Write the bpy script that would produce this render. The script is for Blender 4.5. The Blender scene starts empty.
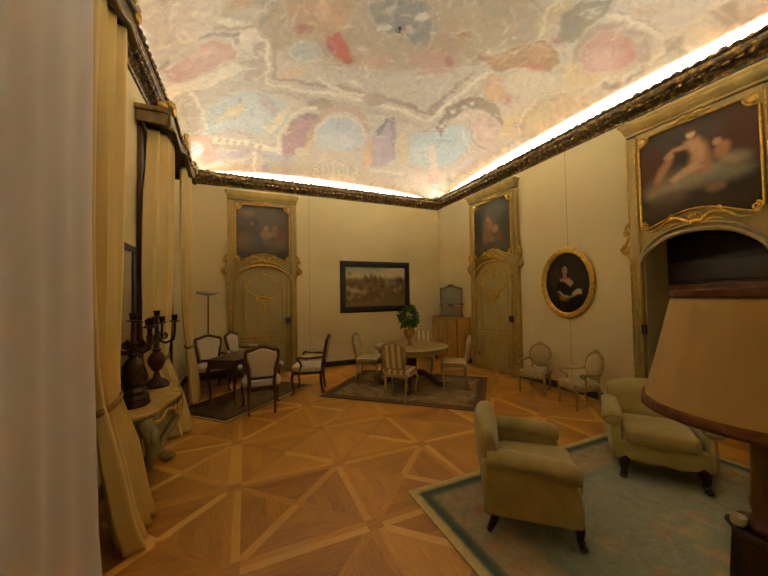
import bpy, math, random
import numpy as np
from mathutils import Vector, Matrix
random.seed(7)
PI = math.pi
S = bpy.context.scene
COL = S.collection

# ------------------------------------------------------------------ camera
F_PX, YAW, PITCH, ROLL, EYE = 316.26, 0.412918, 0.029226, -0.017332, 1.72
def camera():
    f = Vector((math.sin(YAW)*math.cos(PITCH), math.cos(YAW)*math.cos(PITCH), math.sin(PITCH)))
    r = Vector((math.cos(YAW), -math.sin(YAW), 0)); u = r.cross(f)
    r2 = math.cos(ROLL)*r + math.sin(ROLL)*u; u2 = -math.sin(ROLL)*r + math.cos(ROLL)*u
    cd = bpy.data.cameras.new('camera'); cd.sensor_width = 36; cd.lens = 36*F_PX/768
    cd.clip_start = 0.02; cd.clip_end = 60
    c = bpy.data.objects.new('camera', cd); COL.objects.link(c)
    m = Matrix((r2, u2, -f)).transposed().to_4x4(); m.translation = (0, 0, EYE)
    c.matrix_world = m; S.camera = c
camera()

# ------------------------------------------------------------------ world, light, exposure
XL, XR, YF, YB = -1.1685, 5.2456, -0.42, 7.8892      # inner faces of the walls
ZC = 4.27                                            # underside of the cornice
ZS, RISE = 4.45, 0.95                                # spring and rise of the vault
W = bpy.data.worlds.new('night'); S.world = W; W.use_nodes = True
W.node_tree.nodes['Background'].inputs[0].default_value = (0.02, 0.03, 0.05, 1)
W.node_tree.nodes['Background'].inputs[1].default_value = 0.3
S.view_settings.view_transform = 'Standard'; S.view_settings.look = 'None'
S.view_settings.exposure = EXPOSURE = 2.28; S.view_settings.gamma = 1.0
S.view_settings.use_curve_mapping = False
S.cycles.max_bounces = 12; S.cycles.diffuse_bounces = 8; S.cycles.glossy_bounces = 4
S.cycles.caustics_reflective = False; S.cycles.caustics_refractive = False
S.cycles.sample_clamp_indirect = 6
COVE_COLOR = (1.0, 0.965, 0.80)                        # LED strips hidden behind the cornice
# (distance from the wall, height, lean into the room, upward part, spread, watts per metre)
COVE_STRIPS = ((0.05, ZC + 0.225, -0.58, 1.0, 100, 36.0), (0.09, ZC + 0.268, 1.0, 0.22, 85, 1.05))
def cove_lights():
    cx, cy = (XL+XR)/2, (YF+YB)/2
    for off, z, lean, rise, spread, watt in COVE_STRIPS:
        for (x, y, ln, rz, d) in ((cx, YB-off, XR-XL-.6, 0, (0,-1)), (cx, YF+off, XR-XL-.6, 0, (0,1)),
                                  (XL+off, cy, YB-YF-.6, PI/2, (1,0)), (XR-off, cy, YB-YF-.6, PI/2, (-1,0))):
            ld = bpy.data.lights.new('cove_light', 'AREA'); ld.shape = 'RECTANGLE'
            ld.size = ln; ld.size_y = 0.02; ld.energy = watt*ln; ld.color = COVE_COLOR; ld.spread = math.radians(spread)
            o = bpy.data.objects.new('cove_light', ld); COL.objects.link(o)
            zz = -Vector((d[0]*lean, d[1]*lean, rise)).normalized()       # the strip shines along its -Z
            xx = Vector((math.cos(rz), math.sin(rz), 0)); yy = zz.cross(xx)
            m = Matrix((xx, yy, zz)).transposed().to_4x4(); m.translation = (x, y, z); o.matrix_world = m
            o['label'] = 'light strip hidden behind the cornice'; o['category'] = 'light'; o['kind'] = 'structure'
cove_lights()

# ------------------------------------------------------------------ materials
def lin(c):
    if isinstance(c, str):
        c = [int(c[i:i+2], 16)/255 for i in (0, 2, 4)]
    return tuple(((v/12.92) if v <= 0.04045 else ((v+0.055)/1.055)**2.4) for v in c)
class NT:
    def __init__(s, m): s.t = m.node_tree; s.n = s.t.nodes; s.l = s.t.links
    def new(s, typ, **k):
        n = s.n.new(typ)
        for a, b in k.items():
            if a.startswith('i_'):
                key = a[2:]; key = int(key) if key.isdigit() else key
                s.put(n.inputs[key], b)
            else: setattr(n, a, b)
        return n
    def put(s, inp, v):
        if hasattr(v, 'is_output') and v.is_output: s.l.new(v, inp)
        else: inp.default_value = v
    def math(s, op, a, b=0.0, c=0.0):
        n = s.n.new('ShaderNodeMath'); n.operation = op
        for i, v in enumerate((a, b, c)): s.put(n.inputs[i], v)
        return n.outputs[0]
    def mix(s, f, a, b, bt='MIX'):
        n = s.n.new('ShaderNodeMix'); n.data_type = 'RGBA'; n.blend_type = bt
        s.put(n.inputs[0], f); s.put(n.inputs[6], a); s.put(n.inputs[7], b); return n.outputs[2]
    def noise(s, vec, scale, detail=4, rough=.55, dist=0):
        n = s.new('ShaderNodeTexNoise'); s.put(n.inputs['Vector'], vec)
        n.inputs['Scale'].default_value = scale; n.inputs['Detail'].default_value = detail
        n.inputs['Roughness'].default_value = rough; n.inputs['Distortion'].default_value = dist
        return n.outputs[0]
    def ramp(s, f, lo, hi):
        n = s.n.new('ShaderNodeMapRange'); s.put(n.inputs[0], f); n.inputs[1].default_value = lo; n.inputs[2].default_value = hi
        return n.outputs[0]
    def stretch(s, vec, sc):
        n = s.new('ShaderNodeMapping'); s.put(n.inputs[0], vec); n.inputs['Scale'].default_value = sc; return n.outputs[0]
def c4(c): return lin(c) + (1.0,)
def base_mat(name, rough=.6, metal=0.0, spec=.4):
    m = bpy.data.materials.new(name); m.use_nodes = True
    b = m.node_tree.nodes['Principled BSDF']
    b.inputs['Roughness'].default_value = rough; b.inputs['Metallic'].default_value = metal
    b.inputs['Specular IOR Level'].default_value = spec
    return m, b, NT(m)
def mat(name, c1, c2=None, scale=6, stretch=(1,1,1), rough=.6, metal=0.0, spec=.4, bump=0.0, bscale=40, lo=.3, hi=.7, dist=0, sheen=0):
    m, b, t = base_mat(name, rough, metal, spec)
    co = t.new('ShaderNodeTexCoord').outputs['Object']
    v = t.stretch(co, stretch)
    if c2 is None: b.inputs['Base Color'].default_value = c4(c1)
    else: t.put(b.inputs['Base Color'], t.mix(t.ramp(t.noise(v, scale, dist=dist), lo, hi), c4(c1), c4(c2)))
    if bump:
        bn = t.new('ShaderNodeBump'); bn.inputs['Strength'].default_value = bump; bn.inputs['Distance'].default_value = .02
        t.put(bn.inputs['Height'], t.noise(v, bscale, 3)); t.put(b.inputs['Normal'], bn.outputs[0])
    if sheen: b.inputs['Sheen Weight'].default_value = sheen
    return m
def stripe_mat(name, c1, c2, freq, duty=.5, axis=0, rough=.8, soft=.12):
    m, b, t = base_mat(name, rough)
    co = t.new('ShaderNodeTexCoord').outputs['Object']
    sp = t.new('ShaderNodeSeparateXYZ'); t.put(sp.inputs[0], co)
    w = t.math('ABSOLUTE', t.math('SUBTRACT', t.math('FRACT', t.math('MULTIPLY', sp.outputs[axis], freq)), .5))
    f = t.ramp(w, duty/2-soft/2, duty/2+soft/2)
    c = t.mix(f, c4(c1), c4(c2))
    c = t.mix(t.math('MULTIPLY', t.noise(co, 60), .25), c, c4('8a7a58'))
    t.put(b.inputs['Base Color'], c); return m
def attr_mat(name, rough=.6, spec=.3, mottle=0.0, mscale=8, dist=1.5, pigment=0.0):
    m, b, t = base_mat(name, rough, 0, spec)
    a = t.new('ShaderNodeAttribute', attribute_name='paint'); c = a.outputs['Color']
    co = t.new('ShaderNodeTexCoord').outputs['Object']
    if pigment:                                              # swirls of different pigments in the brushwork
        cr = t.new('ShaderNodeValToRGB'); t.put(cr.inputs[0], t.noise(co, 1.9, 7, .62, 3.5)); e = cr.color_ramp
        e.elements[0].position = .30; e.elements[0].color = c4('7d6c58'); e.elements[1].position = .72; e.elements[1].color = c4('d9cbb4')
        for pos, col in ((.40,'9a9a98'),(.47,'b89a86'),(.53,'bfae96'),(.60,'c4a878'),(.66,'b0a8a0')): e.elements.new(pos).color = c4(col)
        c = t.mix(pigment, c, cr.outputs[0])
    if mottle:
        n1 = t.noise(co, mscale, 6, .65, dist); n2 = t.noise(co, mscale*3.1, 5, .6, dist)
        k = t.math('ADD', t.math('MULTIPLY', t.math('SUBTRACT', n1, .5), 2.2*mottle), t.math('MULTIPLY', t.math('SUBTRACT', n2, .5), 1.6*mottle))
        k = t.math('ADD', k, 1.0)
        mx = t.new('ShaderNodeVectorMath', operation='SCALE'); t.put(mx.inputs[0], c); t.put(mx.inputs[3], k); c = mx.outputs[0]
    t.put(b.inputs['Base Color'], c)
    return m

GOLD = mat('gilded_wood', 'd0a84c', '906a28', 25, rough=.42, metal=.55, bump=.3, bscale=60)
GOLDB = mat('bright_gilding', 'dcb04a', 'a07828', 18, rough=.35, metal=.65, bump=.2, bscale=50)
PAINTED = mat('olive_painted_wood', 'a58b4a', '8c7439', 7, stretch=(1,1,.3), rough=.55)
PAINTED2 = mat('grey_olive_door_paint', 'a89458', '958248', 5, stretch=(1,1,.3), rough=.5)
WALNUT = mat('dark_walnut', '66401f', '442612', 9, stretch=(1,1,.2), rough=.38)
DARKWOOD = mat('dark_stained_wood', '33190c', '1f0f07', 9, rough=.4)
MAPLE = mat('honey_veneer', 'b58a44', '9a7030', 4, stretch=(1,1,.25), rough=.4, dist=1.5)
CREAMWOOD = mat('cream_painted_wood', 'b3a070', '97824f', 14, rough=.5)
IVORYWOOD = mat('ivory_painted_wood', 'a89462', '8a7444', 14, rough=.5)
CREAMFAB = stripe_mat('cream_striped_upholstery', 'c9b9a0', 'd9ccb4', 42, .35)
OLIVESTRIPE = stripe_mat('cream_and_olive_striped_silk', '9d8a56', 'd8c8a0', 9.5, .5)
OVALFAB = mat('grey_floral_tapestry', 'bfaa7c', '978458', 22, rough=.9, lo=.35, hi=.65)
VELVET = mat('olive_velvet', 'ac9a5c', '948248', 5, rough=.85, sheen=.25, bump=.15, bscale=120)
BRONZE = mat('dark_bronze', '34200f', '4c2f1a', 20, rough=.4, metal=.5)
MARBLE = mat('yellow_marble', 'c8a65c', 'a88444', 5, rough=.25, dist=2)
STONEPAINT = mat('grey_green_painted_wood', '958a5c', '726842', 9, rough=.6)
BLACKFRAME = mat('ebonised_wood', '1c130c', '120b07', 10, rough=.4)
LEAF = mat('dark_green_leaves', '2c4c14', '527a22', 30, rough=.55)
TERRA = mat('ochre_ceramic', 'b58b4a', '8d6427', 12, rough=.4)
WHITEP = mat('white_plastic', 'cfc8b8', rough=.4)
GLASSM = mat('mirror_glass', '8f8f7c', '84836c', 2, rough=.08, metal=.9)
GREYMIRROR = mat('old_mirror_glass', '9c9878', '8a8766', 3, rough=.22, metal=.55)
SILK = mat('yellow_silk_curtain', 'dfc684', 'cbae62', 3, stretch=(1,1,.15), rough=.5, spec=.5, sheen=.2)
CORDG = mat('gold_cord', '93762c', '6d541c', 40, rough=.6)
PELMET = mat('gilt_brown_pelmet', '6a5226', '4a3715', 12, rough=.5, metal=.2)
SHADE = mat('tan_silk_lampshade', 'b8965a', 'a58450', 4, stretch=(1,1,.2), rough=.8)
TRIMF = mat('brown_velvet_trim', '6a4020', '4e2c12', 30, rough=.9)
BLACKM = mat('black_iron', '14110e', rough=.5)
WINEGLASS = mat('dark_glass_pane', '0b0d10', rough=.05)

# ------------------------------------------------------------------ mesh helpers
class MB:
    def __init__(s): s.v = []; s.f = []
    def add(s, vs, fs):
        o = len(s.v); s.v += [tuple(v) for v in vs]; s.f += [tuple(i+o for i in f) for f in fs]; return s
    def box(s, c, d, taper=(1,1), M=None):
        x, y, z = d[0]/2, d[1]/2, d[2]/2; tx, ty = taper
        vs = [Vector(p) for p in ((-x,-y,-z),(x,-y,-z),(x,y,-z),(-x,y,-z),(-x*tx,-y*ty,z),(x*tx,-y*ty,z),(x*tx,y*ty,z),(-x*tx,y*ty,z))]
        if M is not None: vs = [M @ v for v in vs]
        vs = [v + Vector(c) for v in vs]
        return s.add(vs, [(3,2,1,0),(4,5,6,7),(0,1,5,4),(1,2,6,5),(2,3,7,6),(3,0,4,7)])
    def tube(s, path, r, n=8, closed=False, sc=(1,1), up=None, caps=True):
        P = [Vector(p) for p in path]; N = len(P)
        R = list(r) if hasattr(r, '__len__') else [r]*N
        prev = None; rings = []
        for i, p in enumerate(P):
            if closed: t = P[(i+1) % N] - P[i-1]
            else: t = P[min(i+1, N-1)] - P[max(i-1, 0)]
            t = t.normalized() if t.length > 1e-9 else Vector((0,0,1))
            ref = Vector(up) if up is not None else (prev if prev is not None else (Vector((0,0,1)) if abs(t.z) < .9 else Vector((1,0,0))))
            a = ref - t*ref.dot(t)
            if a.length < 1e-6: a = Vector((1,0,0)) - t*t.x
            a.normalize(); b = t.cross(a); prev = a
            rings.append([p + (a*math.cos(2*PI*k/n)*sc[0] + b*math.sin(2*PI*k/n)*sc[1])*R[i] for k in range(n)])
        vs = [v for ring in rings for v in ring]; fs = []
        for i in range(N if closed else N-1):
            j = (i+1) % N
            for k in range(n): fs.append((i*n+k, i*n+(k+1) % n, j*n+(k+1) % n, j*n+k))
        if caps and not closed: fs += [tuple(range(n))[::-1], tuple((N-1)*n+k for k in range(n))]
        return s.add(vs, fs)
    def lathe(s, prof, n=20, c=(0,0,0), sc=(1,1), caps=True):
        vs = []; fs = []
        for (r, z) in prof:
            for k in range(n):
                a = 2*PI*k/n; vs.append((c[0]+r*math.cos(a)*sc[0], c[1]+r*math.sin(a)*sc[1], c[2]+z))
        for i in range(len(prof)-1):
            for k in range(n): fs.append((i*n+k, i*n+(k+1) % n, (i+1)*n+(k+1) % n, (i+1)*n+k))
        if caps: fs += [tuple(range(n))[::-1], tuple((len(prof)-1)*n+k for k in range(n))]
        return s.add(vs, fs)
    def pad(s, c, d, e1=.5, e2=.4, n=24, m=12, M=None):     # superellipsoid cushion of size d
        def pw(v, e): return math.copysign(abs(v)**e, v)
        vs = []; fs = []
        for i in range(m+1):
            p = -PI/2 + PI*i/m
            for k in range(n):
                a = 2*PI*k/n
                v = Vector((pw(math.cos(p), e1)*pw(math.cos(a), e2)*d[0]/2, pw(math.cos(p), e1)*pw(math.sin(a), e2)*d[1]/2, pw(math.sin(p), e1)*d[2]/2))
                if M is not None: v = M @ v
                vs.append(v + Vector(c))
        for i in range(m):
            for k in range(n): fs.append((i*n+k, i*n+(k+1) % n, (i+1)*n+(k+1) % n, (i+1)*n+k))
        return s.add(vs, fs)
    def ell(s, c, d, n=10, m=6, M=None): return s.pad(c, d, 1, 1, n, m, M)
    def prism(s, poly, o, U, V, Wd):                        # polygon in the U,V plane at o, pushed along Wd
        o, U, V, Wd = Vector(o), Vector(U), Vector(V), Vector(Wd); n = len(poly)
        a = [o + U*p[0] + V*p[1] for p in poly]
        vs = a + [p + Wd for p in a]
        fs = [tuple(range(n))[::-1], tuple(range(n, 2*n))] + [(i, (i+1) % n, (i+1) % n+n, i+n) for i in range(n)]
        return s.add(vs, fs)
    def grid(s, fn, nu, nv, flip=False):
        vs = [fn(i/nu, j/nv) for j in range(nv+1) for i in range(nu+1)]
        fs = []
        for j in range(nv):
            for i in range(nu):
                a = j*(nu+1)+i; q = (a, a+1, a+nu+2, a+nu+1); fs.append(q[::-1] if flip else q)
        return s.add(vs, fs)
    def sweep(s, prof, path, closed=True, up=(0,0,1)):      # prof: (out, up) pairs; path in a plane, out = left of travel
        P = [Vector(p) for p in path]; N = len(P); n = len(prof); U = Vector(up); vs = []
        for i in range(N):
            a = (P[i]-P[i-1]).normalized() if (closed or i > 0) else (P[1]-P[0]).normalized()
            b = (P[(i+1) % N]-P[i]).normalized() if (closed or i < N-1) else a
            na, nb = U.cross(a), U.cross(b); m = (na+nb); m = m / max(.2, m.dot(na)) if m.length > 1e-6 else na
            vs += [P[i] + m*q[0] + U*q[1] for q in prof]
        fs = []
        for i in range(N if closed else N-1):
            j = (i+1) % N
            for k in range(n): fs.append((i*n+k, j*n+k, j*n+(k+1) % n, i*n+(k+1) % n))
        if not closed: fs += [tuple(range(n)), tuple((N-1)*n+k for k in range(n))[::-1]]
        return s.add(vs, fs)
def obj(name, mb, material, parent=None, loc=None, bev=0, sub=0, solid=0, smooth=True, ang=42, bseg=2):
    me = bpy.data.meshes.new(name); me.from_pydata([tuple(v) for v in mb.v], [], mb.f); me.update()
    me.materials.append(material)
    if smooth:
        me.polygons.foreach_set('use_smooth', [True]*len(me.polygons))
        if not sub: me.set_sharp_from_angle(angle=math.radians(ang))
    o = bpy.data.objects.new(name, me); COL.objects.link(o)
    if parent is not None: o.parent = parent
    if loc is not None: o.location = loc
    if solid:
        md = o.modifiers.new('solid', 'SOLIDIFY'); md.thickness = solid; md.offset = 0
    if bev:
        md = o.modifiers.new('bev', 'BEVEL'); md.width = bev; md.segments = bseg; md.limit_method = 'ANGLE'; md.angle_limit = math.radians(38)
    if sub:
        md = o.modifiers.new('sub', 'SUBSURF'); md.levels = sub; md.render_levels = sub
    return o
def tag(o, label=None, cat=None, group=None, kind=None):
    if label: o['label'] = label
    if cat: o['category'] = cat
    if group: o['group'] = group
    if kind: o['kind'] = kind
    return o
def thing(name, label, cat, loc=(0,0,0), rz=0, group=None, kind=None):
    o = bpy.data.objects.new(name, None); COL.objects.link(o); o.empty_display_size = .1
    o.location = loc; o.rotation_euler = (0, 0, rz); return tag(o, label, cat, group, kind)
def dup(root, loc, rz, label, group=None):
    r = root.copy(); COL.objects.link(r); r.location = loc; r.rotation_euler = (0, 0, rz); r['label'] = label
    if group: r['group'] = group
    for ch in list(root.children):
        c = ch.copy(); COL.objects.link(c); c.parent = r
        for g in list(ch.children):
            d = g.copy(); COL.objects.link(d); d.parent = c
    return r
def face(fx, fy): return math.atan2(-fx, fy)              # rotation that turns local +Y towards (fx, fy)
def bez(p0, p1, p2, p3, n=8):
    p0, p1, p2, p3 = map(Vector, (p0, p1, p2, p3)); out = []
    for i in range(n+1):
        t = i/n; u = 1-t; out.append(p0*u**3 + p1*3*u*u*t + p2*3*u*t*t + p3*t**3)
    return out
def spline(pts, n=6, closed=False):                        # Catmull-Rom through the points
    P = [Vector(p) for p in pts]; N = len(P); out = []
    for i in range(N if closed else N-1):
        if closed: a, b, c, d = P[i-1], P[i], P[(i+1) % N], P[(i+2) % N]
        else: a, b, c, d = P[max(i-1,0)], P[i], P[i+1], P[min(i+2,N-1)]
        for k in range(n):
            t = k/n; out.append(.5*((2*b)+(c-a)*t+(2*a-5*b+4*c-d)*t*t+(3*b-a-3*c+d)*t**3))
    if not closed: out.append(P[-1])
    return out
def spiral(c, r0, turns, ax, ay, a0=0, n=18, sgn=1):
    c, ax, ay = Vector(c), Vector(ax), Vector(ay)
    return [c + (ax*math.cos(a0+sgn*2*PI*turns*i/n) + ay*math.sin(a0+sgn*2*PI*turns*i/n))*r0*(1-.85*i/n) for i in range(n+1)]

# painting in colour attributes: soft polygons over a base colour
def paint(P, base, shapes):
    C = np.array(base, float)
    if C.ndim == 1: C = np.tile(C, (len(P), 1))
    for col, al, soft, poly in shapes:
        q = np.array(poly, float); lo = q.min(0)-2*soft; hi = q.max(0)+2*soft
        ids = np.nonzero((P[:,0] > lo[0]) & (P[:,0] < hi[0]) & (P[:,1] > lo[1]) & (P[:,1] < hi[1]))[0]
        if not len(ids): continue
        p = P[ids]; ins = np.zeros(len(p), bool); dist = np.full(len(p), 1e9)
        for i in range(len(q)):
            a, b = q[i-1], q[i]; ab = b-a; L = ab@ab+1e-12
            t = np.clip(((p-a)@ab)/L, 0, 1); d = p-a-t[:,None]*ab; dist = np.minimum(dist, (d*d).sum(1))
            cr = ((a[1] > p[:,1]) != (b[1] > p[:,1]))
            xi = a[0] + (p[:,1]-a[1])/((b[1]-a[1]) if abs(b[1]-a[1]) > 1e-9 else 1e-9)*ab[0]
            ins ^= cr & (p[:,0] < xi)
        sd = np.sqrt(dist)*np.where(ins, 1, -1)
        w = np.clip(sd/(2*soft)+.5, 0, 1); w = w*w*(3-2*w)*al
        C[ids] = C[ids]*(1-w[:,None]) + np.array(lin(col))*w[:,None]
    return C
def set_paint(o, C):
    me = o.data; a = me.color_attributes.new('paint', 'FLOAT_COLOR', 'POINT')
    a.data.foreach_set('color', np.hstack([C, np.ones((len(C), 1))]).astype(np.float32).ravel())
def ellp(cx, cy, rx, ry, ang=0, n=14):
    c, s = math.cos(math.radians(ang)), math.sin(math.radians(ang))
    return [(cx+rx*math.cos(2*PI*k/n)*c-ry*math.sin(2*PI*k/n)*s, cy+rx*math.cos(2*PI*k/n)*s+ry*math.sin(2*PI*k/n)*c) for k in range(n)]

# ================================================================== the setting
def floor_parquet():
    vs, fs, tones, uvs = [], [], [], []
    rnd = random.Random(3)
    def piece(poly, tone, d):
        o = len(vs); off = (rnd.random()*9, rnd.random()*9)
        for p in poly:
            x, y = min(max(p[0], XL-.1), XR+.1), min(max(p[1], YF-.1), YB+.1)
            vs.append((x, y, 0)); uvs.append((p[0]*d[0]+p[1]*d[1]+off[0], -p[0]*d[1]+p[1]*d[0]+off[1])); tones.append(tone)
        fs.append(tuple(range(o, o+len(poly))))
    px, py, w, g = 0.99, 0.98, .058, .034
    for i in range(-3, 5):
        for j in range(-5, 6):
            X, Y = .89+px*i, 3.27+py*j
            if X > XR+.1 or Y > YB+.1 or X+px < XL-.1 or Y+py < YF-.1: continue
            L = .5+.5*rnd.random()
            piece([(X-w,Y-w),(X+w,Y-w),(X+w,Y+w),(X-w,Y+w)], .30, (1,0))
            for k in range(2):                                            # the bands along the grid: two strips each
                a, b = -w+k*w, -w+(k+1)*w
                piece([(X+w,Y+a),(X+px-w,Y+a),(X+px-w,Y+b),(X+w,Y+b)], .30+.50*rnd.random()**1.5, (1,0))
                piece([(X+a,Y+w),(X+b,Y+w),(X+b,Y+py-w),(X+a,Y+py-w)], .32+.55*rnd.random()**1.5, (0,1))
            x0, x1, y0, y1 = X+w, X+px-w, Y+w, Y+py-w; cx, cy = (x0+x1)/2, (y0+y1)/2; h = g*1.42
            for (ax, ay) in ((x0,y0),(x1,y0),(x1,y1),(x0,y1)):            # diagonals
                sx, sy = (1 if ax < cx else -1), (1 if ay < cy else -1)
                piece([(ax,ay),(ax+sx*h,ay),(cx,cy-sy*h),(cx,cy),(cx-sx*h,cy),(ax,ay+sy*h)], .25+.6*rnd.random()**2, (.7,.7*sx*sy))
            T = [((x0+h,y0),(x1-h,y0),(cx,cy-h),(1,0)), ((x1,y0+h),(x1,y1-h),(cx+h,cy),(0,1)),
                 ((x1-h,y1),(x0+h,y1),(cx,cy+h),(1,0)), ((x0,y1-h),(x0,y0+h),(cx-h,cy),(0,1))]
            for a, b, c, d in T:
                t0 = .16+.32*rnd.random()
                a, b, c = Vector((*a,0)), Vector((*b,0)), Vector((*c,0)); n = 4
                for q in range(n):                                        # planks inside each triangle
                    u0, u1 = q/n, (q+1)/n
                    p = [a.lerp(c,u0), b.lerp(c,u0), b.lerp(c,u1), a.lerp(c,u1)]
                    if q == n-1: p = [a.lerp(c,u0), b.lerp(c,u0), c]
                    piece([(v.x,v.y) for v in p], t0+.10*(rnd.random()-.5), d)
    me = bpy.data.meshes.new('floor')
    # keep all faces looking up
    F = []
    for f in fs:
        ar = sum(vs[f[k]][0]*vs[f[(k+1) % len(f)]][1]-vs[f[(k+1) % len(f)]][0]*vs[f[k]][1] for k in range(len(f)))
        F.append(f if ar >= 0 else f[::-1])
    me.from_pydata(vs, [], F)
    a = me.color_attributes.new('paint', 'FLOAT_COLOR', 'POINT')
    a.data.foreach_set('color', np.array([[t,t,t,1] for t in tones], np.float32).ravel())
    uv = me.uv_layers.new(name='grain')
    for lp in me.loops: uv.data[lp.index].uv = uvs[lp.vertex_index]
    m, b, t = base_mat('parquet', .38, 0, .45)
    tone = t.new('ShaderNodeAttribute', attribute_name='paint').outputs['Fac']
    u = t.new('ShaderNodeUVMap', uv_map='grain').outputs[0]
    gr = t.noise(t.stretch(u, (3, 34, 1)), 2.2, 5, .6, .4); big = t.noise(u, 1.1, 2)
    k = t.math('ADD', tone, t.math('MULTIPLY', t.math('SUBTRACT', gr, .5), .7))
    k = t.math('ADD', k, t.math('MULTIPLY', t.math('SUBTRACT', big, .5), .35))
    cr = t.new('ShaderNodeValToRGB'); t.put(cr.inputs[0], k)
    e = cr.color_ramp; e.elements[0].color = c4('805016'); e.elements[0].position = .0
    e.elements[1].color = c4('deb05c'); e.elements[1].position = 1.0
    x = e.elements.new(.45); x.color = c4('bd842e')
    t.put(b.inputs['Base Color'], cr.outputs[0])
    t.put(b.inputs['Roughness'], t.math('ADD', .30, t.math('MULTIPLY', gr, .22)))
    me.materials.append(m)
    o = bpy.data.objects.new('floor', me); COL.objects.link(o)
    return tag(o, 'parquet floor of brown wood squares crossed by lighter star strips', 'floor', kind='structure')
floor_parquet()
st = MB().box(((XL+XR)/2, (YF+YB)/2, -.16), (XR-XL+2.2, YB-YF+.8, .3))
tag(obj('floor_slab', st, mat('subfloor', '3a2a18')), 'floor slab below the parquet', 'floor', kind='structure')

def wall_mat(name, axis, seams):
    m, b, t = base_mat(name, .85, 0, .2)
    co = t.new('ShaderNodeTexCoord').outputs['Object']
    sp = t.new('ShaderNodeSeparateXYZ'); t.put(sp.inputs[0], co)
    c = t.mix(t.ramp(t.noise(co, .9, 3), .3, .7), c4('dbca9a'), c4('d2bf8c'))
    c = t.mix(t.math('MULTIPLY', t.noise(t.stretch(co, (1,1,.06)), 30, 3), .18), c, c4('bfa974'))
    for s in seams:                                                       # joints of the fabric panels
        f = t.math('LESS_THAN', t.math('ABSOLUTE', t.math('SUBTRACT', sp.outputs[axis], s)), .008)
        c = t.mix(t.math('MULTIPLY', f, .45), c, c4('7d6436'))
    t.put(b.inputs['Base Color'], c); return m
TH = .5
HT = ZS + .12
def boxes(lst):
    m = MB()
    for (x0,x1,y0,y1,z0,z1) in lst: m.box(((x0+x1)/2,(y0+y1)/2,(z0+z1)/2), (x1-x0,y1-y0,z1-z0))
    return m
NICHE_Y, NW, NZ = 2.04, .62, 2.60
WIN = [(1.28, 2.94), (4.60, 6.26)]; WZ = 3.86
tag(obj('wall_back', boxes([(XL-TH,XR+TH,YB,YB+.2,-.01,HT)]), wall_mat('wall_fabric_back', 0, [1.45])), 'cream fabric covered wall with one upright seam at the far end', 'wall', kind='structure')
tag(obj('wall_front', boxes([(XL-TH,XR+TH,YF-.2,YF,-.01,HT)]), wall_mat('wall_fabric_front', 0, [])), 'plain cream wall at the near end of the room', 'wall', kind='structure')
tag(obj('wall_right', boxes([(XR,XR+TH+.15,YF-.2,NICHE_Y-NW,-.01,HT),(XR,XR+TH+.15,NICHE_Y+NW,YB,-.01,HT),(XR,XR+TH+.15,NICHE_Y-NW,NICHE_Y+NW,NZ,HT)]),
    wall_mat('wall_fabric_side', 1, [3.81])), 'cream fabric wall with the oval portrait', 'wall', kind='structure')
L = [(XL-TH,XL,YF-.2,WIN[0][0],-.01,HT),(XL-TH,XL,WIN[0][1],WIN[1][0],-.01,HT),(XL-TH,XL,WIN[1][1],YB,-.01,HT)]
for a, b in WIN: L += [(XL-TH,XL,a,b,WZ,HT),(XL-TH,XL,a,b,-.01,.16)]
tag(obj('wall_left', boxes(L), wall_mat('wall_fabric_window', 1, [])), 'cream window wall behind the curtains', 'wall', kind='structure')
for k, (a, b) in enumerate(WIN):
    w = thing('window_%d' % (k+1), 'dark window behind the %s curtains' % ('white sheer' if k == 0 else 'tied yellow'), 'window', (XL-.32, (a+b)/2, .16), 0, kind='structure')
    hw = (b-a)/2; H = WZ-.16; fr = MB()
    for y in (-hw+.04, 0, hw-.04): fr.box((0,y,H/2), (.07,.08,H))
    for z in (.04, H*.33, H*.66, H-.04): fr.box((0,0,z), (.06,2*hw,.07))
    obj('window_frame', fr, WALNUT, w, bev=.006)
    obj('glass', MB().box((-.01,0,H/2), (.012,2*hw,H)), WINEGLASS, w)
    cs = MB()
    for y in (-hw-.035, hw+.035): cs.box((.345,y,H/2-.08), (.05,.07,H+.16))
    obj('casing', cs, WALNUT, w, bev=.008)
bb = mat('dark_green_skirting', '4a4526', '3a361d', 8, rough=.5)
def baseb(side, lst, lab):
    m = MB()
    for (x0,x1,y0,y1) in lst: m.box(((x0+x1)/2,(y0+y1)/2,.065), (x1-x0,y1-y0,.13))
    tag(obj('baseboard_'+side, m, bb, bev=.006), lab, 'baseboard', kind='structure')
baseb('back', [(XL,-.37,YB-.02,YB),(1.14,XR,YB-.02,YB)], 'dark green skirting under the far wall')
baseb('right', [(XR-.02,XR,YF,NICHE_Y-.76),(XR-.02,XR,NICHE_Y+.76,4.86),(XR-.02,XR,6.40,YB)], 'dark green skirting under the oval portrait wall')
baseb('left', [(XL,XL+.02,YF,1.2),(XL,XL+.02,3.02,4.5),(XL,XL+.02,6.36,YB)], 'dark green skirting under the window wall')

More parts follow.
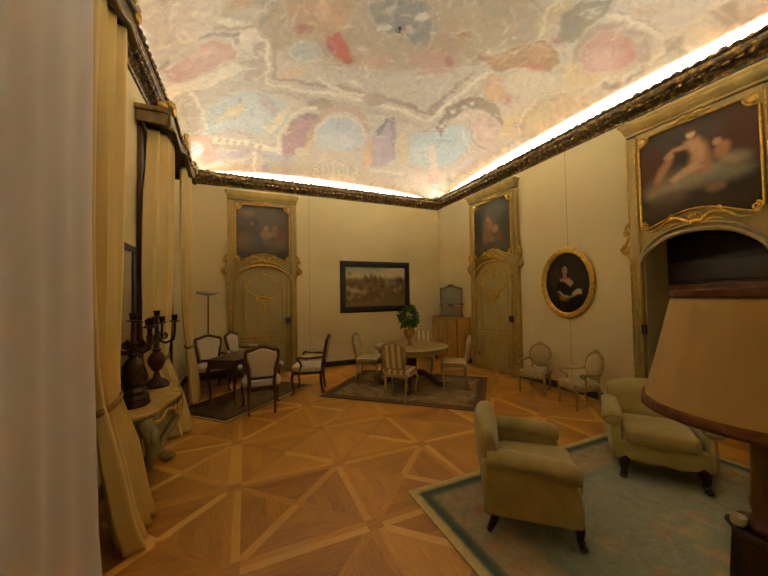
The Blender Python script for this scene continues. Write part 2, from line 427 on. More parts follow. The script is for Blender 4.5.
def cornice():
    prof = [(0,0),(.025,0),(.03,.03),(.06,.045),(.075,.085),(.10,.095),(.135,.125),(.165,.165),(.17,.205),(.195,.215),(.195,.245),(.175,.25),(.17,.17),(0,.17)]
    path = [(XL,YF,ZC),(XR,YF,ZC),(XR,YB,ZC),(XL,YB,ZC)]
    m, b, t = base_mat('carved_gilt_cornice', .5, .25)
    co = t.new('ShaderNodeTexCoord').outputs['Object']
    n = t.noise(co, 16, 5, .7)
    cr = t.new('ShaderNodeValToRGB'); t.put(cr.inputs[0], n); e = cr.color_ramp
    e.elements[0].position = .42; e.elements[0].color = c4('2a1c0e'); e.elements[1].position = .66; e.elements[1].color = c4('a88338')
    x = e.elements.new(.54); x.color = c4('5b4219'); t.put(b.inputs['Base Color'], cr.outputs[0])
    c = tag(obj('trim_1', MB().sweep(prof, path), m, ang=60), 'carved gilt and brown cornice running round the room', 'cornice', kind='structure')
    crest = MB(); eggs = MB(); rnd = random.Random(5)
    for (ax, ay), (bx, by), nx, ny in (((XL,YB),(XR,YB),0,-1), ((XR,YB),(XR,YF),-1,0), ((XL,YF),(XL,YB),1,0), ((XR,YF),(XL,YF),0,1)):
        ln = math.hypot(bx-ax, by-ay); k = int(ln/.11)
        for i in range(2, k-1):
            u = i/k; x, y = ax+(bx-ax)*u, ay+(by-ay)*u; big = i % 4 == 0
            crest.ell((x+nx*.185, y+ny*.185, ZC+.236+(.008 if big else 0)), (.06 if nx else .10, .10 if nx else .06, .065 if big else .05), 8, 5)
            eggs.ell((x+nx*.115, y+ny*.115, ZC+.105), (.05 if nx else .075, .075 if nx else .05, .055), 8, 5)
    obj('leaf_crest', crest, m, c); obj('egg_moulding', eggs, m, c)
cornice()

FRESCO = '''9c8b6e 0.9 6 3.71,2.84 3.79,3.23 3.34,3.89 2.33,4.52 1.16,4.81 0.33,4.66 0.07,4.29 0.28,3.89 0.86,3.5 1.64,3.13 2.49,2.85 3.23,2.73
a08e72 0.8 6 3.63,2.63 3.69,2.85 3.46,3.19 2.96,3.53 2.34,3.74 1.83,3.76 1.59,3.61 1.65,3.37 1.95,3.09 2.4,2.84 2.91,2.66 3.35,2.58
bfae98 0.6 4 -1.08,7.77 -0.69,6.01 0.27,5.6 1.49,5.81 3.56,5.58 5.08,7.51 1.98,7.84
c8b095 0.5 5 5.19,7.68 3.7,5.5 3.96,3.58 5.19,3.14 5.24,4.8
b09a8a 0.6 3 -1.01,3.84 -0.45,3.97 -0.59,4.63 -1.07,4.65
8f8074 0.7 1 -0.83,3.93 -0.8,4.34 -0.9,4.52 -0.88,4.55 -0.77,4.35 -0.81,3.92
d8c7b0 0.6 1 -0.69,3.95 -0.82,4.33 -0.79,4.35 -0.67,3.96
c9b39a 0.9 1 -0.59,4.5 -0.61,4.55 -0.65,4.58 -0.7,4.59 -0.75,4.56 -0.77,4.51 -0.78,4.45 -0.76,4.41 -0.72,4.38 -0.67,4.37 -0.63,4.39 -0.6,4.44
a38f7e 0.6 1 -0.64,4.49 -0.65,4.51 -0.67,4.52 -0.69,4.53 -0.71,4.51 -0.72,4.49 -0.73,4.47 -0.72,4.45 -0.7,4.44 -0.68,4.43 -0.66,4.45 -0.65,4.46
b58c80 1 1 -1.01,5.2 -0.98,4.97 -0.72,4.8 -0.39,4.56 -0.15,4.63 -0.08,4.85 -0.43,5.12 -0.74,5.31
c0988a 0.7 3 -0.26,4.75 -0.28,4.85 -0.35,4.97 -0.47,5.06 -0.6,5.09 -0.69,5.05 -0.73,4.97 -0.71,4.87 -0.63,4.77 -0.52,4.7 -0.41,4.67 -0.31,4.68
877a74 0.9 1 -0.62,4.61 -0.42,4.45 -0.12,4.39 -0.05,4.45 -0.08,4.66 -0.14,4.66 -0.16,4.51 -0.38,4.53
8c8078 0.8 1 -1.1,4.98 -1.01,4.83 -0.89,4.78 -0.88,4.86 -1.01,4.94 -1.1,5.16
c2b4a2 0.9 1 -0.05,4.38 0.14,4.32 0.3,4.59 0.24,4.85 -0.06,4.66
97897a 0.8 1 0.1,4.6 0.27,4.54 0.31,4.79 0.13,4.82
cbbca6 0.9 1 -1.09,5.25 -0.61,5.3 -0.06,4.96 0.01,5.08 -0.56,5.5 -1.08,5.51
9e9080 0.7 1 -0.06,4.96 0.24,4.85 0.25,5.2 0.01,5.39
948876 0.8 2 0.41,3.88 0.39,3.99 0.27,4.11 0.09,4.22 -0.09,4.26 -0.23,4.23 -0.28,4.15 -0.24,4.04 -0.13,3.94 0.04,3.86 0.21,3.81 0.35,3.82
a9a08c 0.8 2 0.29,4.02 0.27,4.07 0.19,4.13 0.07,4.17 -0.04,4.2 -0.13,4.18 -0.16,4.14 -0.13,4.09 -0.05,4.05 0.06,4 0.17,3.98 0.25,3.99
b08560 0.7 2 0.11,3.95 0.09,3.99 0.03,4.03 -0.05,4.05 -0.12,4.05 -0.18,4.03 -0.19,4 -0.17,3.96 -0.12,3.93 -0.04,3.91 0.03,3.91 0.09,3.92
c8c0a8 0.8 1 0.02,4.28 -0.01,4.31 -0.07,4.33 -0.15,4.33 -0.23,4.3 -0.28,4.27 -0.29,4.24 -0.27,4.21 -0.21,4.2 -0.13,4.21 -0.05,4.22 -0,4.25
8a7c68 0.8 1 -0.34,4.4 0.14,4.35 0.42,3.94 0.38,3.9 0.12,4.3 -0.33,4.34
cdbda4 0.6 1 -1.17,5.04 -1.17,5.46 -1.17,5.56 -1.17,5.13
cdbda4 0.6 1 -1.13,5.34 -1.13,5.82 -1.11,5.84 -1.12,5.36
cdbda4 0.6 1 -1.04,5.4 -1.02,5.87 -1,5.87 -1.01,5.4
cdbda4 0.6 1 -0.92,5.38 -0.89,5.85 -0.87,5.84 -0.9,5.38
cdbda4 0.6 1 -0.8,5.34 -0.76,5.79 -0.73,5.78 -0.78,5.33
cdbfa6 0.95 1 0.26,4.5 0.31,5.43 0.87,5.5 1.66,5.43 2.77,5.43 3.47,5.5 3.54,4.78 3.62,4.06 3.81,3.42 4.14,3.02 4.07,2.97 3.73,3.37 3.52,4.01 3.43,4.73 3.38,5.38 2.74,5.3 1.64,5.31 0.87,5.38 0.37,5.36 0.33,4.49
8f806a 0.8 1 0.37,4.56 0.41,5.27 0.93,5.3 1.69,5.22 2.72,5.23 3.29,5.28 3.38,4.63 3.45,3.99 3.38,3.96 3.29,4.58 3.22,5.18 2.69,5.12 1.68,5.13 0.92,5.21 0.45,5.21 0.42,4.55
a89a84 0.8 1 0.2,4.66 0.23,5.58 0.9,5.66 1.72,5.62 2.83,5.65 3.6,5.7 3.73,4.91 3.79,4.14 3.71,4.11 3.64,4.86 3.52,5.6 2.81,5.53 1.7,5.52 0.9,5.56 0.27,5.52 0.25,4.65
c7a46f 0.7 1 0.46,5.24 0.73,4.91 0.98,4.93 0.83,5.14
d6c9b0 0.7 1 1.1,5.12 1.54,5.34 2.14,5.23 1.66,4.93 1.64,4.99 2.08,5.19 1.54,5.26 1.11,5.05
8a7c66 0.7 1 1.6,5.65 1.57,5.72 1.47,5.79 1.33,5.83 1.18,5.83 1.07,5.79 1.02,5.73 1.05,5.66 1.15,5.6 1.29,5.56 1.43,5.56 1.54,5.59
8a7c66 0.7 1 2.4,5.24 2.4,5.32 2.34,5.4 2.23,5.44 2.11,5.45 2.02,5.41 1.97,5.34 1.97,5.26 2.03,5.19 2.13,5.14 2.25,5.14 2.34,5.17
887a66 0.8 1 3.05,5.2 3.03,5.23 2.98,5.26 2.9,5.27 2.81,5.25 2.74,5.22 2.71,5.18 2.73,5.14 2.78,5.12 2.86,5.11 2.94,5.13 3.01,5.15
8a7a66 0.8 1 3.38,4.8 3.41,4.85 3.42,4.94 3.42,5.06 3.39,5.16 3.36,5.23 3.32,5.24 3.29,5.19 3.28,5.1 3.28,4.98 3.31,4.88 3.34,4.82
a7b2b4 1 2 -0.72,6.73 -0.57,5.99 -0.25,5.72 0.17,5.56 0.61,5.75 0.83,6.14 0.71,6.57 0.32,6.81 -0.15,6.6
b9bfc0 0.7 3 -0.53,6.56 -0.23,5.93 0.12,5.76 0.43,6.1 0.31,6.57
d2bc8a 0.95 1 -0.52,6.45 -0.37,6.19 -0.11,5.88 0.02,6.03 -0.08,6.25 -0.28,6.3
d6c298 0.95 1 0.31,6.57 0.6,6.08 0.73,5.94 0.7,6.29 0.51,6.72
a898a0 0.8 1 0.17,5.61 0.37,5.69 0.64,6.07 0.5,6.15 0.28,5.91
d8caa8 0.9 1 -0.57,7 0.09,7.13 0.75,7.29 0.76,7.15 0.11,6.98 -0.54,6.85
b09a80 0.8 1 -0.58,7.15 0.1,7.28 0.72,7.43 0.73,7.35 0.1,7.19 -0.56,7.06
a08c70 0.7 1 -0.43,6.94 -0.43,6.98 -0.45,7 -0.47,7.02 -0.49,7 -0.51,6.97 -0.51,6.93 -0.5,6.89 -0.48,6.87 -0.46,6.85 -0.44,6.87 -0.43,6.9
a08c70 0.7 1 -0.29,6.99 -0.29,7.03 -0.31,7.06 -0.33,7.07 -0.35,7.05 -0.37,7.02 -0.37,6.99 -0.36,6.95 -0.35,6.92 -0.33,6.91 -0.3,6.92 -0.29,6.95
a08c70 0.7 1 -0.14,7.03 -0.15,7.07 -0.16,7.1 -0.19,7.11 -0.21,7.1 -0.22,7.07 -0.23,7.03 -0.22,7 -0.2,6.97 -0.18,6.96 -0.16,6.97 -0.14,6.99
a08c70 0.7 1 0.01,7.07 0,7.11 -0.01,7.14 -0.04,7.15 -0.06,7.14 -0.08,7.11 -0.08,7.07 -0.07,7.04 -0.06,7 -0.03,7 -0.01,7.01 0,7.03
a08c70 0.7 1 0.16,7.1 0.16,7.14 0.14,7.17 0.12,7.18 0.1,7.17 0.08,7.14 0.07,7.11 0.08,7.07 0.09,7.04 0.12,7.03 0.14,7.04 0.16,7.06
a08c70 0.7 1 0.32,7.13 0.32,7.17 0.3,7.2 0.28,7.21 0.25,7.2 0.24,7.17 0.23,7.14 0.23,7.1 0.25,7.07 0.27,7.06 0.3,7.07 0.32,7.09
a99aa0 0.8 1 -0.55,7.33 -0.02,7.24 0.02,7.47 -0.53,7.54
b49c94 0.6 1 -0.02,7.13 0.14,7.11 0.19,7.74 0.02,7.75
a2a0ac 0.8 1 0.38,7.21 0.98,7.3 0.96,7.52 0.56,7.47 0.54,7.75 0.36,7.77
d9ccb0 0.8 1 0.17,7.23 0.16,7.78 0.22,7.78 0.23,7.23
c8b89c 0.8 1 0.33,7.18 0.93,7.28 0.93,7.23 0.34,7.13
e0957c 0.9 2 -0.66,7.59 -0.79,7.66 -0.92,7.6 -1.01,7.39 -1.03,7.1 -1,6.87 -0.92,6.73 -0.82,6.7 -0.7,6.79 -0.61,6.96 -0.56,7.2 -0.58,7.43
d87a66 0.6 2 -0.58,7.61 -0.63,7.67 -0.71,7.68 -0.79,7.64 -0.84,7.54 -0.86,7.41 -0.83,7.29 -0.78,7.23 -0.7,7.23 -0.63,7.29 -0.57,7.38 -0.55,7.5
a9cbd6 1 2 -0.77,7.17 -0.8,7.29 -0.85,7.37 -0.92,7.38 -0.97,7.32 -1,7.2 -1,7.06 -0.96,6.94 -0.91,6.88 -0.85,6.87 -0.8,6.93 -0.77,7.03
e2b8a0 0.8 2 -0.89,7.74 -0.92,7.79 -0.99,7.83 -1.09,7.84 -1.17,7.76 -1.17,7.36 -1.17,7.21 -1.17,7.35 -1.13,7.52 -1.05,7.57 -0.97,7.63 -0.91,7.68
b8a898 0.7 1 -0.85,5.6 -0.72,6.66 -0.67,6.63 -0.81,5.59
d6cab8 0.8 1 -0.75,5.55 -0.65,6.56 -0.6,6.53 -0.71,5.54
9c8c7c 0.5 1 -0.93,5.74 -0.91,6.44 -0.88,6.43 -0.91,5.74
a47a7c 0.95 1 0.76,7.31 0.74,6.69 0.88,6.25 1.08,6.03 1.31,6.03 1.29,6.58 1.2,7.03 0.98,7.3
8e7a80 0.9 1 0.85,6.28 1.03,5.99 1.29,5.98 1.32,6.12 1.06,6.15
d4c4a4 0.9 1 0.71,7.29 0.69,6.71 0.82,6.23 1.03,5.92 1.27,5.86 1.25,5.78 1,5.85 0.78,6.18 0.63,6.69 0.64,7.29
c9a878 0.8 1 1.21,6.6 1.31,6.27 1.38,6.81 1.22,7.14
d0bd92 0.8 1 1.35,7.12 1.34,7.2 1.28,7.26 1.2,7.3 1.11,7.29 1.04,7.25 1.01,7.18 1.02,7.11 1.07,7.04 1.15,7.01 1.24,7.01 1.31,7.06
a7b3ba 1 2 1.45,6.92 1.38,6.31 1.53,5.97 1.79,5.77 2.07,5.86 2.33,6.23 2.42,6.68 2.23,6.93 1.76,6.91
bcc0c0 0.7 3 2.26,6.57 2.23,6.69 2.11,6.79 1.91,6.84 1.71,6.84 1.55,6.77 1.48,6.68 1.52,6.56 1.64,6.47 1.82,6.42 2.02,6.41 2.18,6.47
96a8b4 0.6 3 2.09,6.05 2.08,6.15 2.02,6.24 1.91,6.3 1.78,6.31 1.68,6.27 1.62,6.19 1.63,6.1 1.7,6.01 1.8,5.95 1.92,5.94 2.03,5.97
b48e70 0.7 1 1.33,6.62 1.33,6.32 1.4,6.07 1.51,5.89 1.65,5.79 1.83,5.77 2.01,5.84 2.2,6 2.38,6.24 2.47,6.14 2.27,5.87 2.04,5.69 1.81,5.61 1.61,5.63 1.43,5.76 1.3,5.97 1.22,6.26 1.2,6.58
d0bf9e 0.9 1 1.39,6.74 1.38,6.46 1.44,6.22 1.55,6.03 1.69,5.93 1.87,5.91 2.06,5.99 2.24,6.15 2.4,6.4 2.44,6.37 2.27,6.11 2.07,5.94 1.87,5.85 1.68,5.87 1.52,5.98 1.4,6.18 1.34,6.44 1.35,6.74
cdbfa2 0.9 1 1.52,7.77 1.46,7.45 1.65,7.24 2.06,7.16 2.46,7.33 2.67,7.73
b7a284 0.9 1 1.52,7.71 1.56,7.58 1.65,7.45 1.79,7.35 1.96,7.29 2.15,7.3 2.34,7.37 2.49,7.49 2.6,7.63 2.66,7.59 2.54,7.43 2.36,7.29 2.15,7.21 1.94,7.2 1.75,7.26 1.6,7.39 1.49,7.54 1.45,7.69
9a8fa0 0.7 1 1.54,7.49 1.57,7.69 1.62,7.68 1.58,7.49
9a8fa0 0.7 1 1.65,7.46 1.69,7.67 1.74,7.67 1.69,7.45
9a8fa0 0.7 1 1.76,7.42 1.81,7.65 1.86,7.65 1.81,7.42
9a8fa0 0.7 1 1.87,7.38 1.94,7.64 1.98,7.63 1.92,7.37
9a8fa0 0.7 1 1.99,7.38 2.06,7.62 2.11,7.62 2.04,7.37
9a8fa0 0.7 1 2.12,7.38 2.18,7.6 2.23,7.6 2.17,7.37
9a8fa0 0.7 1 2.24,7.37 2.31,7.59 2.36,7.58 2.29,7.37
9a8fa0 0.7 1 2.37,7.37 2.43,7.57 2.48,7.56 2.42,7.36
d9cdb0 0.9 1 1.38,7.89 1.45,7.86 1.57,7.82 1.73,7.78 1.93,7.76 2.14,7.76 2.34,7.78 2.51,7.82 2.62,7.86 2.67,7.83 2.54,7.77 2.35,7.72 2.14,7.7 1.92,7.7 1.71,7.73 1.54,7.78 1.4,7.83 1.33,7.88
a18f9c 0.9 1 2.75,7.27 2.56,6.49 2.55,5.89 2.68,5.58 2.87,5.7 3.34,6.88 3.12,7.24
7e7480 0.85 1 2.55,6.09 2.6,5.68 2.77,5.58 2.88,5.76 2.71,5.83 2.69,6.32
857a88 0.8 1 2.76,5.82 3.31,6.9 3.38,6.87 2.82,5.79
c79c66 0.9 1 2.66,7.29 2.5,6.59 2.54,6.3 2.83,7.04 2.82,7.31
d4a764 0.8 1 2.86,7.07 2.88,7.15 2.85,7.22 2.8,7.25 2.73,7.25 2.67,7.2 2.63,7.13 2.61,7.05 2.64,6.98 2.69,6.95 2.75,6.95 2.82,7
c9ad78 0.85 1 3.03,5.98 3.2,5.97 3.73,6.89 3.51,6.9
b49ca6 0.6 2 2.93,6.44 2.98,6.59 2.97,6.71 2.92,6.77 2.84,6.75 2.75,6.66 2.68,6.53 2.64,6.39 2.64,6.27 2.69,6.21 2.77,6.23 2.86,6.31
d9cdb4 0.8 1 2.52,7.38 2.62,7.87 2.7,7.87 2.59,7.37
d2c4ac 0.8 1 2.91,7.41 3.82,7.3 3.78,7.2 2.88,7.32
b8aca8 0.7 1 3.04,7.62 3.95,7.55 3.91,7.46 3.02,7.54
9fb3ba 1 2 3.66,6.76 3.28,5.94 3.77,5.53 4,5.08 4.45,5.32 4.62,5.75 4.61,6.44 4.29,6.77
b8c0bc 0.6 3 4.14,6.17 4.18,6.31 4.14,6.47 4.01,6.59 3.84,6.63 3.68,6.59 3.57,6.49 3.54,6.34 3.6,6.2 3.72,6.09 3.88,6.05 4.03,6.07
8098a4 0.7 1 3.82,5.92 4.22,5.73 4.19,5.67 3.79,5.86
d6b9a0 0.8 1 4.54,7.26 3.95,6.2 3.82,5.88 4.07,6.13 4.79,7.08
d98f80 0.8 2 4.71,6.94 4.75,7.04 4.74,7.14 4.69,7.21 4.61,7.23 4.52,7.2 4.45,7.13 4.42,7.03 4.43,6.94 4.48,6.88 4.56,6.85 4.64,6.88
a8c4cc 0.9 1 4.66,7.29 4.98,7.75 5.09,7.66 4.76,7.2
d8b0a0 0.5 3 4.5,7.1 4.53,7.22 4.49,7.34 4.38,7.42 4.24,7.45 4.11,7.41 4.02,7.33 4,7.22 4.05,7.11 4.15,7.03 4.28,6.99 4.41,7.02
cfc0a6 0.6 1 3.82,7.1 4.06,7.33 4.08,7.29 3.85,7.07
cfc0a6 0.6 1 4.06,7.21 4.27,7.37 4.28,7.32 4.07,7.17
cfc0a6 0.6 1 4.1,6.98 4.47,7.4 4.49,7.36 4.13,6.94
cfc0a6 0.6 1 4.35,7.08 4.5,7.13 4.5,7.07 4.35,7.02
cfc0a6 0.6 1 4.37,6.82 4.68,7.13 4.7,7.09 4.39,6.79
cfc0a6 0.6 1 4.6,6.9 4.87,7.13 4.88,7.08 4.61,6.86
cfc0a6 0.6 1 4.61,6.65 4.85,6.82 4.86,6.77 4.62,6.6
cfc0a6 0.6 1 4.83,6.69 5.02,6.79 5.02,6.73 4.83,6.64
cfc0a6 0.6 1 4.82,6.43 5.14,6.71 5.15,6.66 4.83,6.38
857868 0.95 1 3.67,5.52 3.51,4.93 3.62,4.58 3.87,4.33 4.18,4.33 4.62,4.59 4.64,4.72 4.18,4.59 3.89,4.69 3.77,5.1 3.92,5.74
c6bca4 0.9 1 3.71,4.94 3.72,4.96 3.72,4.99 3.71,5.01 3.68,5.01 3.66,5 3.64,4.98 3.62,4.96 3.63,4.93 3.64,4.91 3.66,4.91 3.69,4.92
c6bca4 0.9 1 3.91,5.01 3.92,5.04 3.92,5.06 3.9,5.08 3.88,5.09 3.85,5.08 3.83,5.06 3.82,5.03 3.82,5.01 3.83,4.99 3.86,4.98 3.89,4.99
c6bca4 0.9 1 3.83,4.73 3.84,4.75 3.84,4.77 3.83,4.79 3.8,4.8 3.78,4.79 3.76,4.78 3.75,4.75 3.75,4.73 3.76,4.71 3.79,4.7 3.81,4.71
c6bca4 0.9 1 4,4.88 4.01,4.9 4.01,4.93 4,4.95 3.97,4.95 3.94,4.95 3.92,4.93 3.91,4.9 3.91,4.88 3.93,4.86 3.95,4.85 3.97,4.86
c6bca4 0.9 1 3.78,5.23 3.79,5.26 3.79,5.29 3.77,5.31 3.75,5.31 3.72,5.3 3.7,5.28 3.69,5.25 3.69,5.23 3.71,5.21 3.73,5.2 3.76,5.21
c6bca4 0.9 1 3.78,5.38 3.79,5.4 3.79,5.43 3.77,5.45 3.75,5.46 3.72,5.45 3.7,5.43 3.69,5.4 3.69,5.37 3.71,5.35 3.73,5.34 3.76,5.35
c6bca4 0.9 1 3.89,4.56 3.9,4.59 3.9,4.61 3.88,4.63 3.86,4.64 3.84,4.63 3.82,4.61 3.8,4.59 3.81,4.57 3.82,4.55 3.84,4.54 3.87,4.55
bfa090 1 1 4.2,5.08 4.1,4.66 4.27,4.59 4.61,4.68 4.84,4.95 4.84,5.29 4.61,5.33
cbb2a4 0.7 2 4.53,4.8 4.61,4.89 4.65,4.99 4.64,5.07 4.58,5.11 4.49,5.1 4.39,5.03 4.31,4.93 4.27,4.83 4.28,4.75 4.34,4.72 4.43,4.73
8a7c78 0.8 1 4.85,5.12 4.83,5.24 4.79,5.32 4.7,5.37 4.6,5.37 4.47,5.31 4.35,5.22 4.23,5.09 4.14,4.95 4.11,4.97 4.2,5.11 4.32,5.25 4.46,5.36 4.6,5.42 4.72,5.42 4.82,5.37 4.87,5.27 4.89,5.14
b06a50 0.8 2 4.31,4.09 4.34,4.16 4.35,4.23 4.33,4.26 4.28,4.25 4.22,4.2 4.17,4.12 4.14,4.04 4.13,3.99 4.16,3.96 4.2,3.97 4.26,4.01
c49a5c 0.9 2 4.11,4.06 4.16,4.14 4.16,4.23 4.11,4.3 4.02,4.34 3.93,4.32 3.85,4.26 3.8,4.18 3.81,4.09 3.86,4.03 3.94,4 4.03,4.01
d6b878 0.8 1 4.06,4.13 4.09,4.17 4.09,4.22 4.06,4.25 4.02,4.27 3.97,4.26 3.93,4.23 3.91,4.19 3.91,4.15 3.93,4.11 3.98,4.1 4.02,4.1
cdb070 0.9 1 4.54,4.53 4.56,4.24 4.67,4.25 4.87,4.64 4.83,4.87
d8d0cc 0.8 1 4.14,5.29 4.67,5.71 4.69,5.66 4.15,5.25
b8a8b0 0.8 1 4.95,6.78 4.94,5.69 4.91,4.91 4.83,4.89 4.86,5.67 4.84,6.73
d9ccb4 0.8 1 5.13,7.23 5.13,5.85 5.1,4.63 5.03,4.62 5.05,5.84 5.02,7.18
c2bac6 0.6 1 4.84,5.43 4.87,5.5 4.89,5.67 4.9,5.91 4.89,6.14 4.86,6.32 4.82,6.37 4.79,6.28 4.77,6.09 4.76,5.85 4.78,5.63 4.8,5.48
c4ac80 0.9 1 4.98,4.54 4.72,4.2 4.66,3.81 4.76,3.46 4.96,3.24 5.12,3.16 5.1,3.77 5.12,4.33
dccaa0 0.95 1 4.99,4.53 4.86,4.42 4.75,4.27 4.67,4.09 4.63,3.92 4.63,3.75 4.67,3.6 4.73,3.47 4.82,3.36 4.78,3.33 4.69,3.44 4.62,3.57 4.58,3.73 4.58,3.91 4.62,4.1 4.7,4.29 4.83,4.46 4.96,4.58
a08a62 0.8 1 5.03,4.49 4.92,4.4 4.83,4.26 4.76,4.11 4.72,3.95 4.72,3.79 4.75,3.65 4.81,3.52 4.89,3.42 4.86,3.4 4.78,3.5 4.72,3.63 4.69,3.78 4.69,3.94 4.73,4.11 4.8,4.28 4.9,4.42 5.02,4.53
a38e68 0.7 1 4.73,4.05 4.95,4.16 4.95,4.12 4.74,4.02
a38e68 0.7 1 4.78,3.92 4.97,4.01 4.98,3.97 4.78,3.89
a38e68 0.7 1 4.81,3.79 5,3.86 5.01,3.83 4.82,3.76
a38e68 0.7 1 4.85,3.67 5.02,3.73 5.03,3.69 4.86,3.64
a38e68 0.7 1 4.89,3.54 5.05,3.59 5.05,3.56 4.89,3.51
a38e68 0.7 1 4.92,3.43 5.07,3.47 5.07,3.44 4.92,3.4
a38e68 0.7 1 4.95,3.31 5.09,3.34 5.09,3.31 4.95,3.28
cdb98a 0.6 2 5.02,3.94 5.07,4.01 5.08,4.1 5.06,4.19 5.01,4.26 4.93,4.27 4.85,4.23 4.79,4.15 4.78,4.05 4.81,3.97 4.87,3.92 4.95,3.91
a8825f 0.8 2 0.48,3.83 1.22,3.6 1.26,4.02 1.08,4.17 0.86,4.18 0.63,4.22
c29a76 0.8 1 1,3.85 0.99,3.92 0.96,3.98 0.91,4.01 0.86,3.99 0.82,3.94 0.8,3.86 0.81,3.79 0.84,3.74 0.89,3.71 0.94,3.73 0.98,3.77
8e6a4c 0.7 1 0.86,3.99 0.87,4.02 0.86,4.04 0.84,4.06 0.82,4.06 0.8,4.04 0.79,4.01 0.79,3.98 0.8,3.96 0.82,3.94 0.84,3.94 0.85,3.96
b88a68 0.7 2 1.26,4.03 1.23,4.07 1.17,4.09 1.1,4.07 1.05,4.02 1.02,3.96 1.02,3.9 1.05,3.86 1.11,3.85 1.17,3.87 1.23,3.91 1.26,3.97
93604c 0.9 1 0.55,4.26 0.67,4.14 0.86,4.15 0.87,4.29 0.7,4.3
a44a3a 0.95 1 1.05,4.2 1.21,4.13 1.37,4.27 1.52,4.55 1.51,4.66 1.27,4.55 1.09,4.43
b05848 0.7 2 1.33,4.27 1.37,4.33 1.38,4.4 1.36,4.45 1.32,4.48 1.27,4.47 1.22,4.43 1.18,4.36 1.17,4.29 1.19,4.25 1.22,4.22 1.28,4.23
9ba29c 0.9 3 1.06,4.59 1.04,4.69 0.95,4.77 0.84,4.8 0.72,4.77 0.64,4.7 0.61,4.6 0.63,4.51 0.71,4.44 0.82,4.42 0.93,4.43 1.02,4.5
b58a70 0.8 2 1.56,4.66 1.71,4.43 2.05,4.22 2.15,4.3 1.87,4.59 1.64,4.72
c6ab94 0.8 2 1.73,4.31 1.72,4.34 1.68,4.37 1.63,4.37 1.58,4.36 1.54,4.33 1.52,4.29 1.53,4.25 1.57,4.23 1.62,4.23 1.67,4.24 1.72,4.27
78797a 0.9 3 1.41,3.62 1.7,3.36 2.11,3.24 2.4,3.6 2.49,3.91 2.31,3.95 2.06,3.85 1.79,3.93 1.6,3.83
bdb49c 0.9 1 1.84,3.78 1.84,3.8 1.81,3.84 1.77,3.87 1.71,3.89 1.67,3.89 1.65,3.87 1.65,3.85 1.68,3.82 1.72,3.78 1.77,3.76 1.81,3.76
aaa595 0.9 1 1.78,3.47 1.8,3.5 1.79,3.54 1.77,3.59 1.73,3.63 1.69,3.65 1.66,3.64 1.65,3.61 1.66,3.57 1.68,3.52 1.71,3.49 1.75,3.47
c2baa0 0.95 1 2.23,3.44 2.24,3.47 2.22,3.51 2.18,3.55 2.13,3.58 2.08,3.6 2.05,3.59 2.04,3.56 2.06,3.51 2.1,3.47 2.15,3.44 2.2,3.43
b8b098 0.7 1 2.18,3.73 2.18,3.76 2.15,3.78 2.1,3.78 2.06,3.77 2.02,3.76 2.01,3.73 2.02,3.71 2.04,3.69 2.09,3.69 2.13,3.69 2.17,3.71
a08268 0.7 2 2.34,3.89 2.51,3.63 2.7,3.47 2.94,3.5 2.94,3.74 2.74,3.96
8a6248 0.8 1 2.88,3.49 2.89,3.52 2.89,3.56 2.87,3.57 2.84,3.58 2.8,3.57 2.77,3.54 2.76,3.51 2.76,3.48 2.79,3.47 2.82,3.46 2.85,3.47
c4b498 0.8 1 2.68,3.57 2.86,3.41 3.11,3.47 3.11,3.44 2.84,3.38 2.65,3.55
a98070 0.8 2 2.36,4.17 2.56,3.96 2.93,3.87 3.08,4.02 2.95,4.28 2.63,4.38
8e5c54 0.7 1 2.96,3.94 2.99,4 2.99,4.04 2.96,4.08 2.92,4.08 2.87,4.05 2.82,4.01 2.8,3.95 2.8,3.91 2.82,3.88 2.87,3.88 2.92,3.9
9c774c 0.95 1 3.22,3.76 3.25,3.58 3.38,3.59 3.55,3.37 3.79,3.06 4.04,3 4.29,3.14 4.34,3.38 4.05,3.47 3.81,3.63 3.77,3.8 3.51,3.78
b5895c 0.7 2 4.09,3.08 4.13,3.14 4.11,3.21 4.05,3.28 3.96,3.33 3.86,3.33 3.79,3.3 3.75,3.24 3.78,3.17 3.84,3.1 3.93,3.06 4.02,3.05
b06c54 0.8 1 4.25,3.35 4.26,3.39 4.24,3.44 4.18,3.48 4.1,3.5 4.03,3.5 3.98,3.48 3.97,3.43 4,3.39 4.06,3.35 4.13,3.32 4.2,3.32
c8a878 0.7 1 3.62,3.64 3.74,3.19 4.04,3.11 4.01,3.08 3.71,3.16 3.59,3.62
b3a88c 0.8 2 3.54,3.4 3.57,3.45 3.57,3.51 3.55,3.57 3.49,3.62 3.42,3.63 3.36,3.61 3.33,3.56 3.33,3.5 3.36,3.44 3.42,3.4 3.48,3.38
beb294 0.9 2 3.88,3.83 3.89,3.58 4.31,3.36 4.59,3.34 4.74,3.49 4.53,3.89 4.21,4.07
c49a6a 0.8 1 3.71,4.1 3.62,3.86 3.83,3.82 4.17,4.22 4.01,4.29
b39c72 0.8 1 3.6,2.99 3.45,2.65 3.48,2.57 3.66,2.47 3.92,2.97 3.79,3.06
d0bd94 0.8 1 3.76,3.01 3.53,2.71 3.53,2.54 3.48,2.53 3.49,2.71 3.72,3.02
7f7869 0.95 2 3.94,2.99 3.7,2.66 3.72,2.43 4,2.22 4.14,2.39 4.15,2.62 4.19,2.85
c0baa0 0.8 1 3.93,2.51 3.94,2.52 3.93,2.53 3.93,2.54 3.91,2.54 3.89,2.54 3.88,2.54 3.88,2.53 3.88,2.52 3.89,2.51 3.9,2.51 3.92,2.5
c0baa0 0.8 1 4.04,2.5 4.05,2.5 4.05,2.51 4.04,2.52 4.02,2.53 4.01,2.53 4,2.53 3.99,2.52 3.99,2.51 4,2.5 4.02,2.49 4.03,2.49
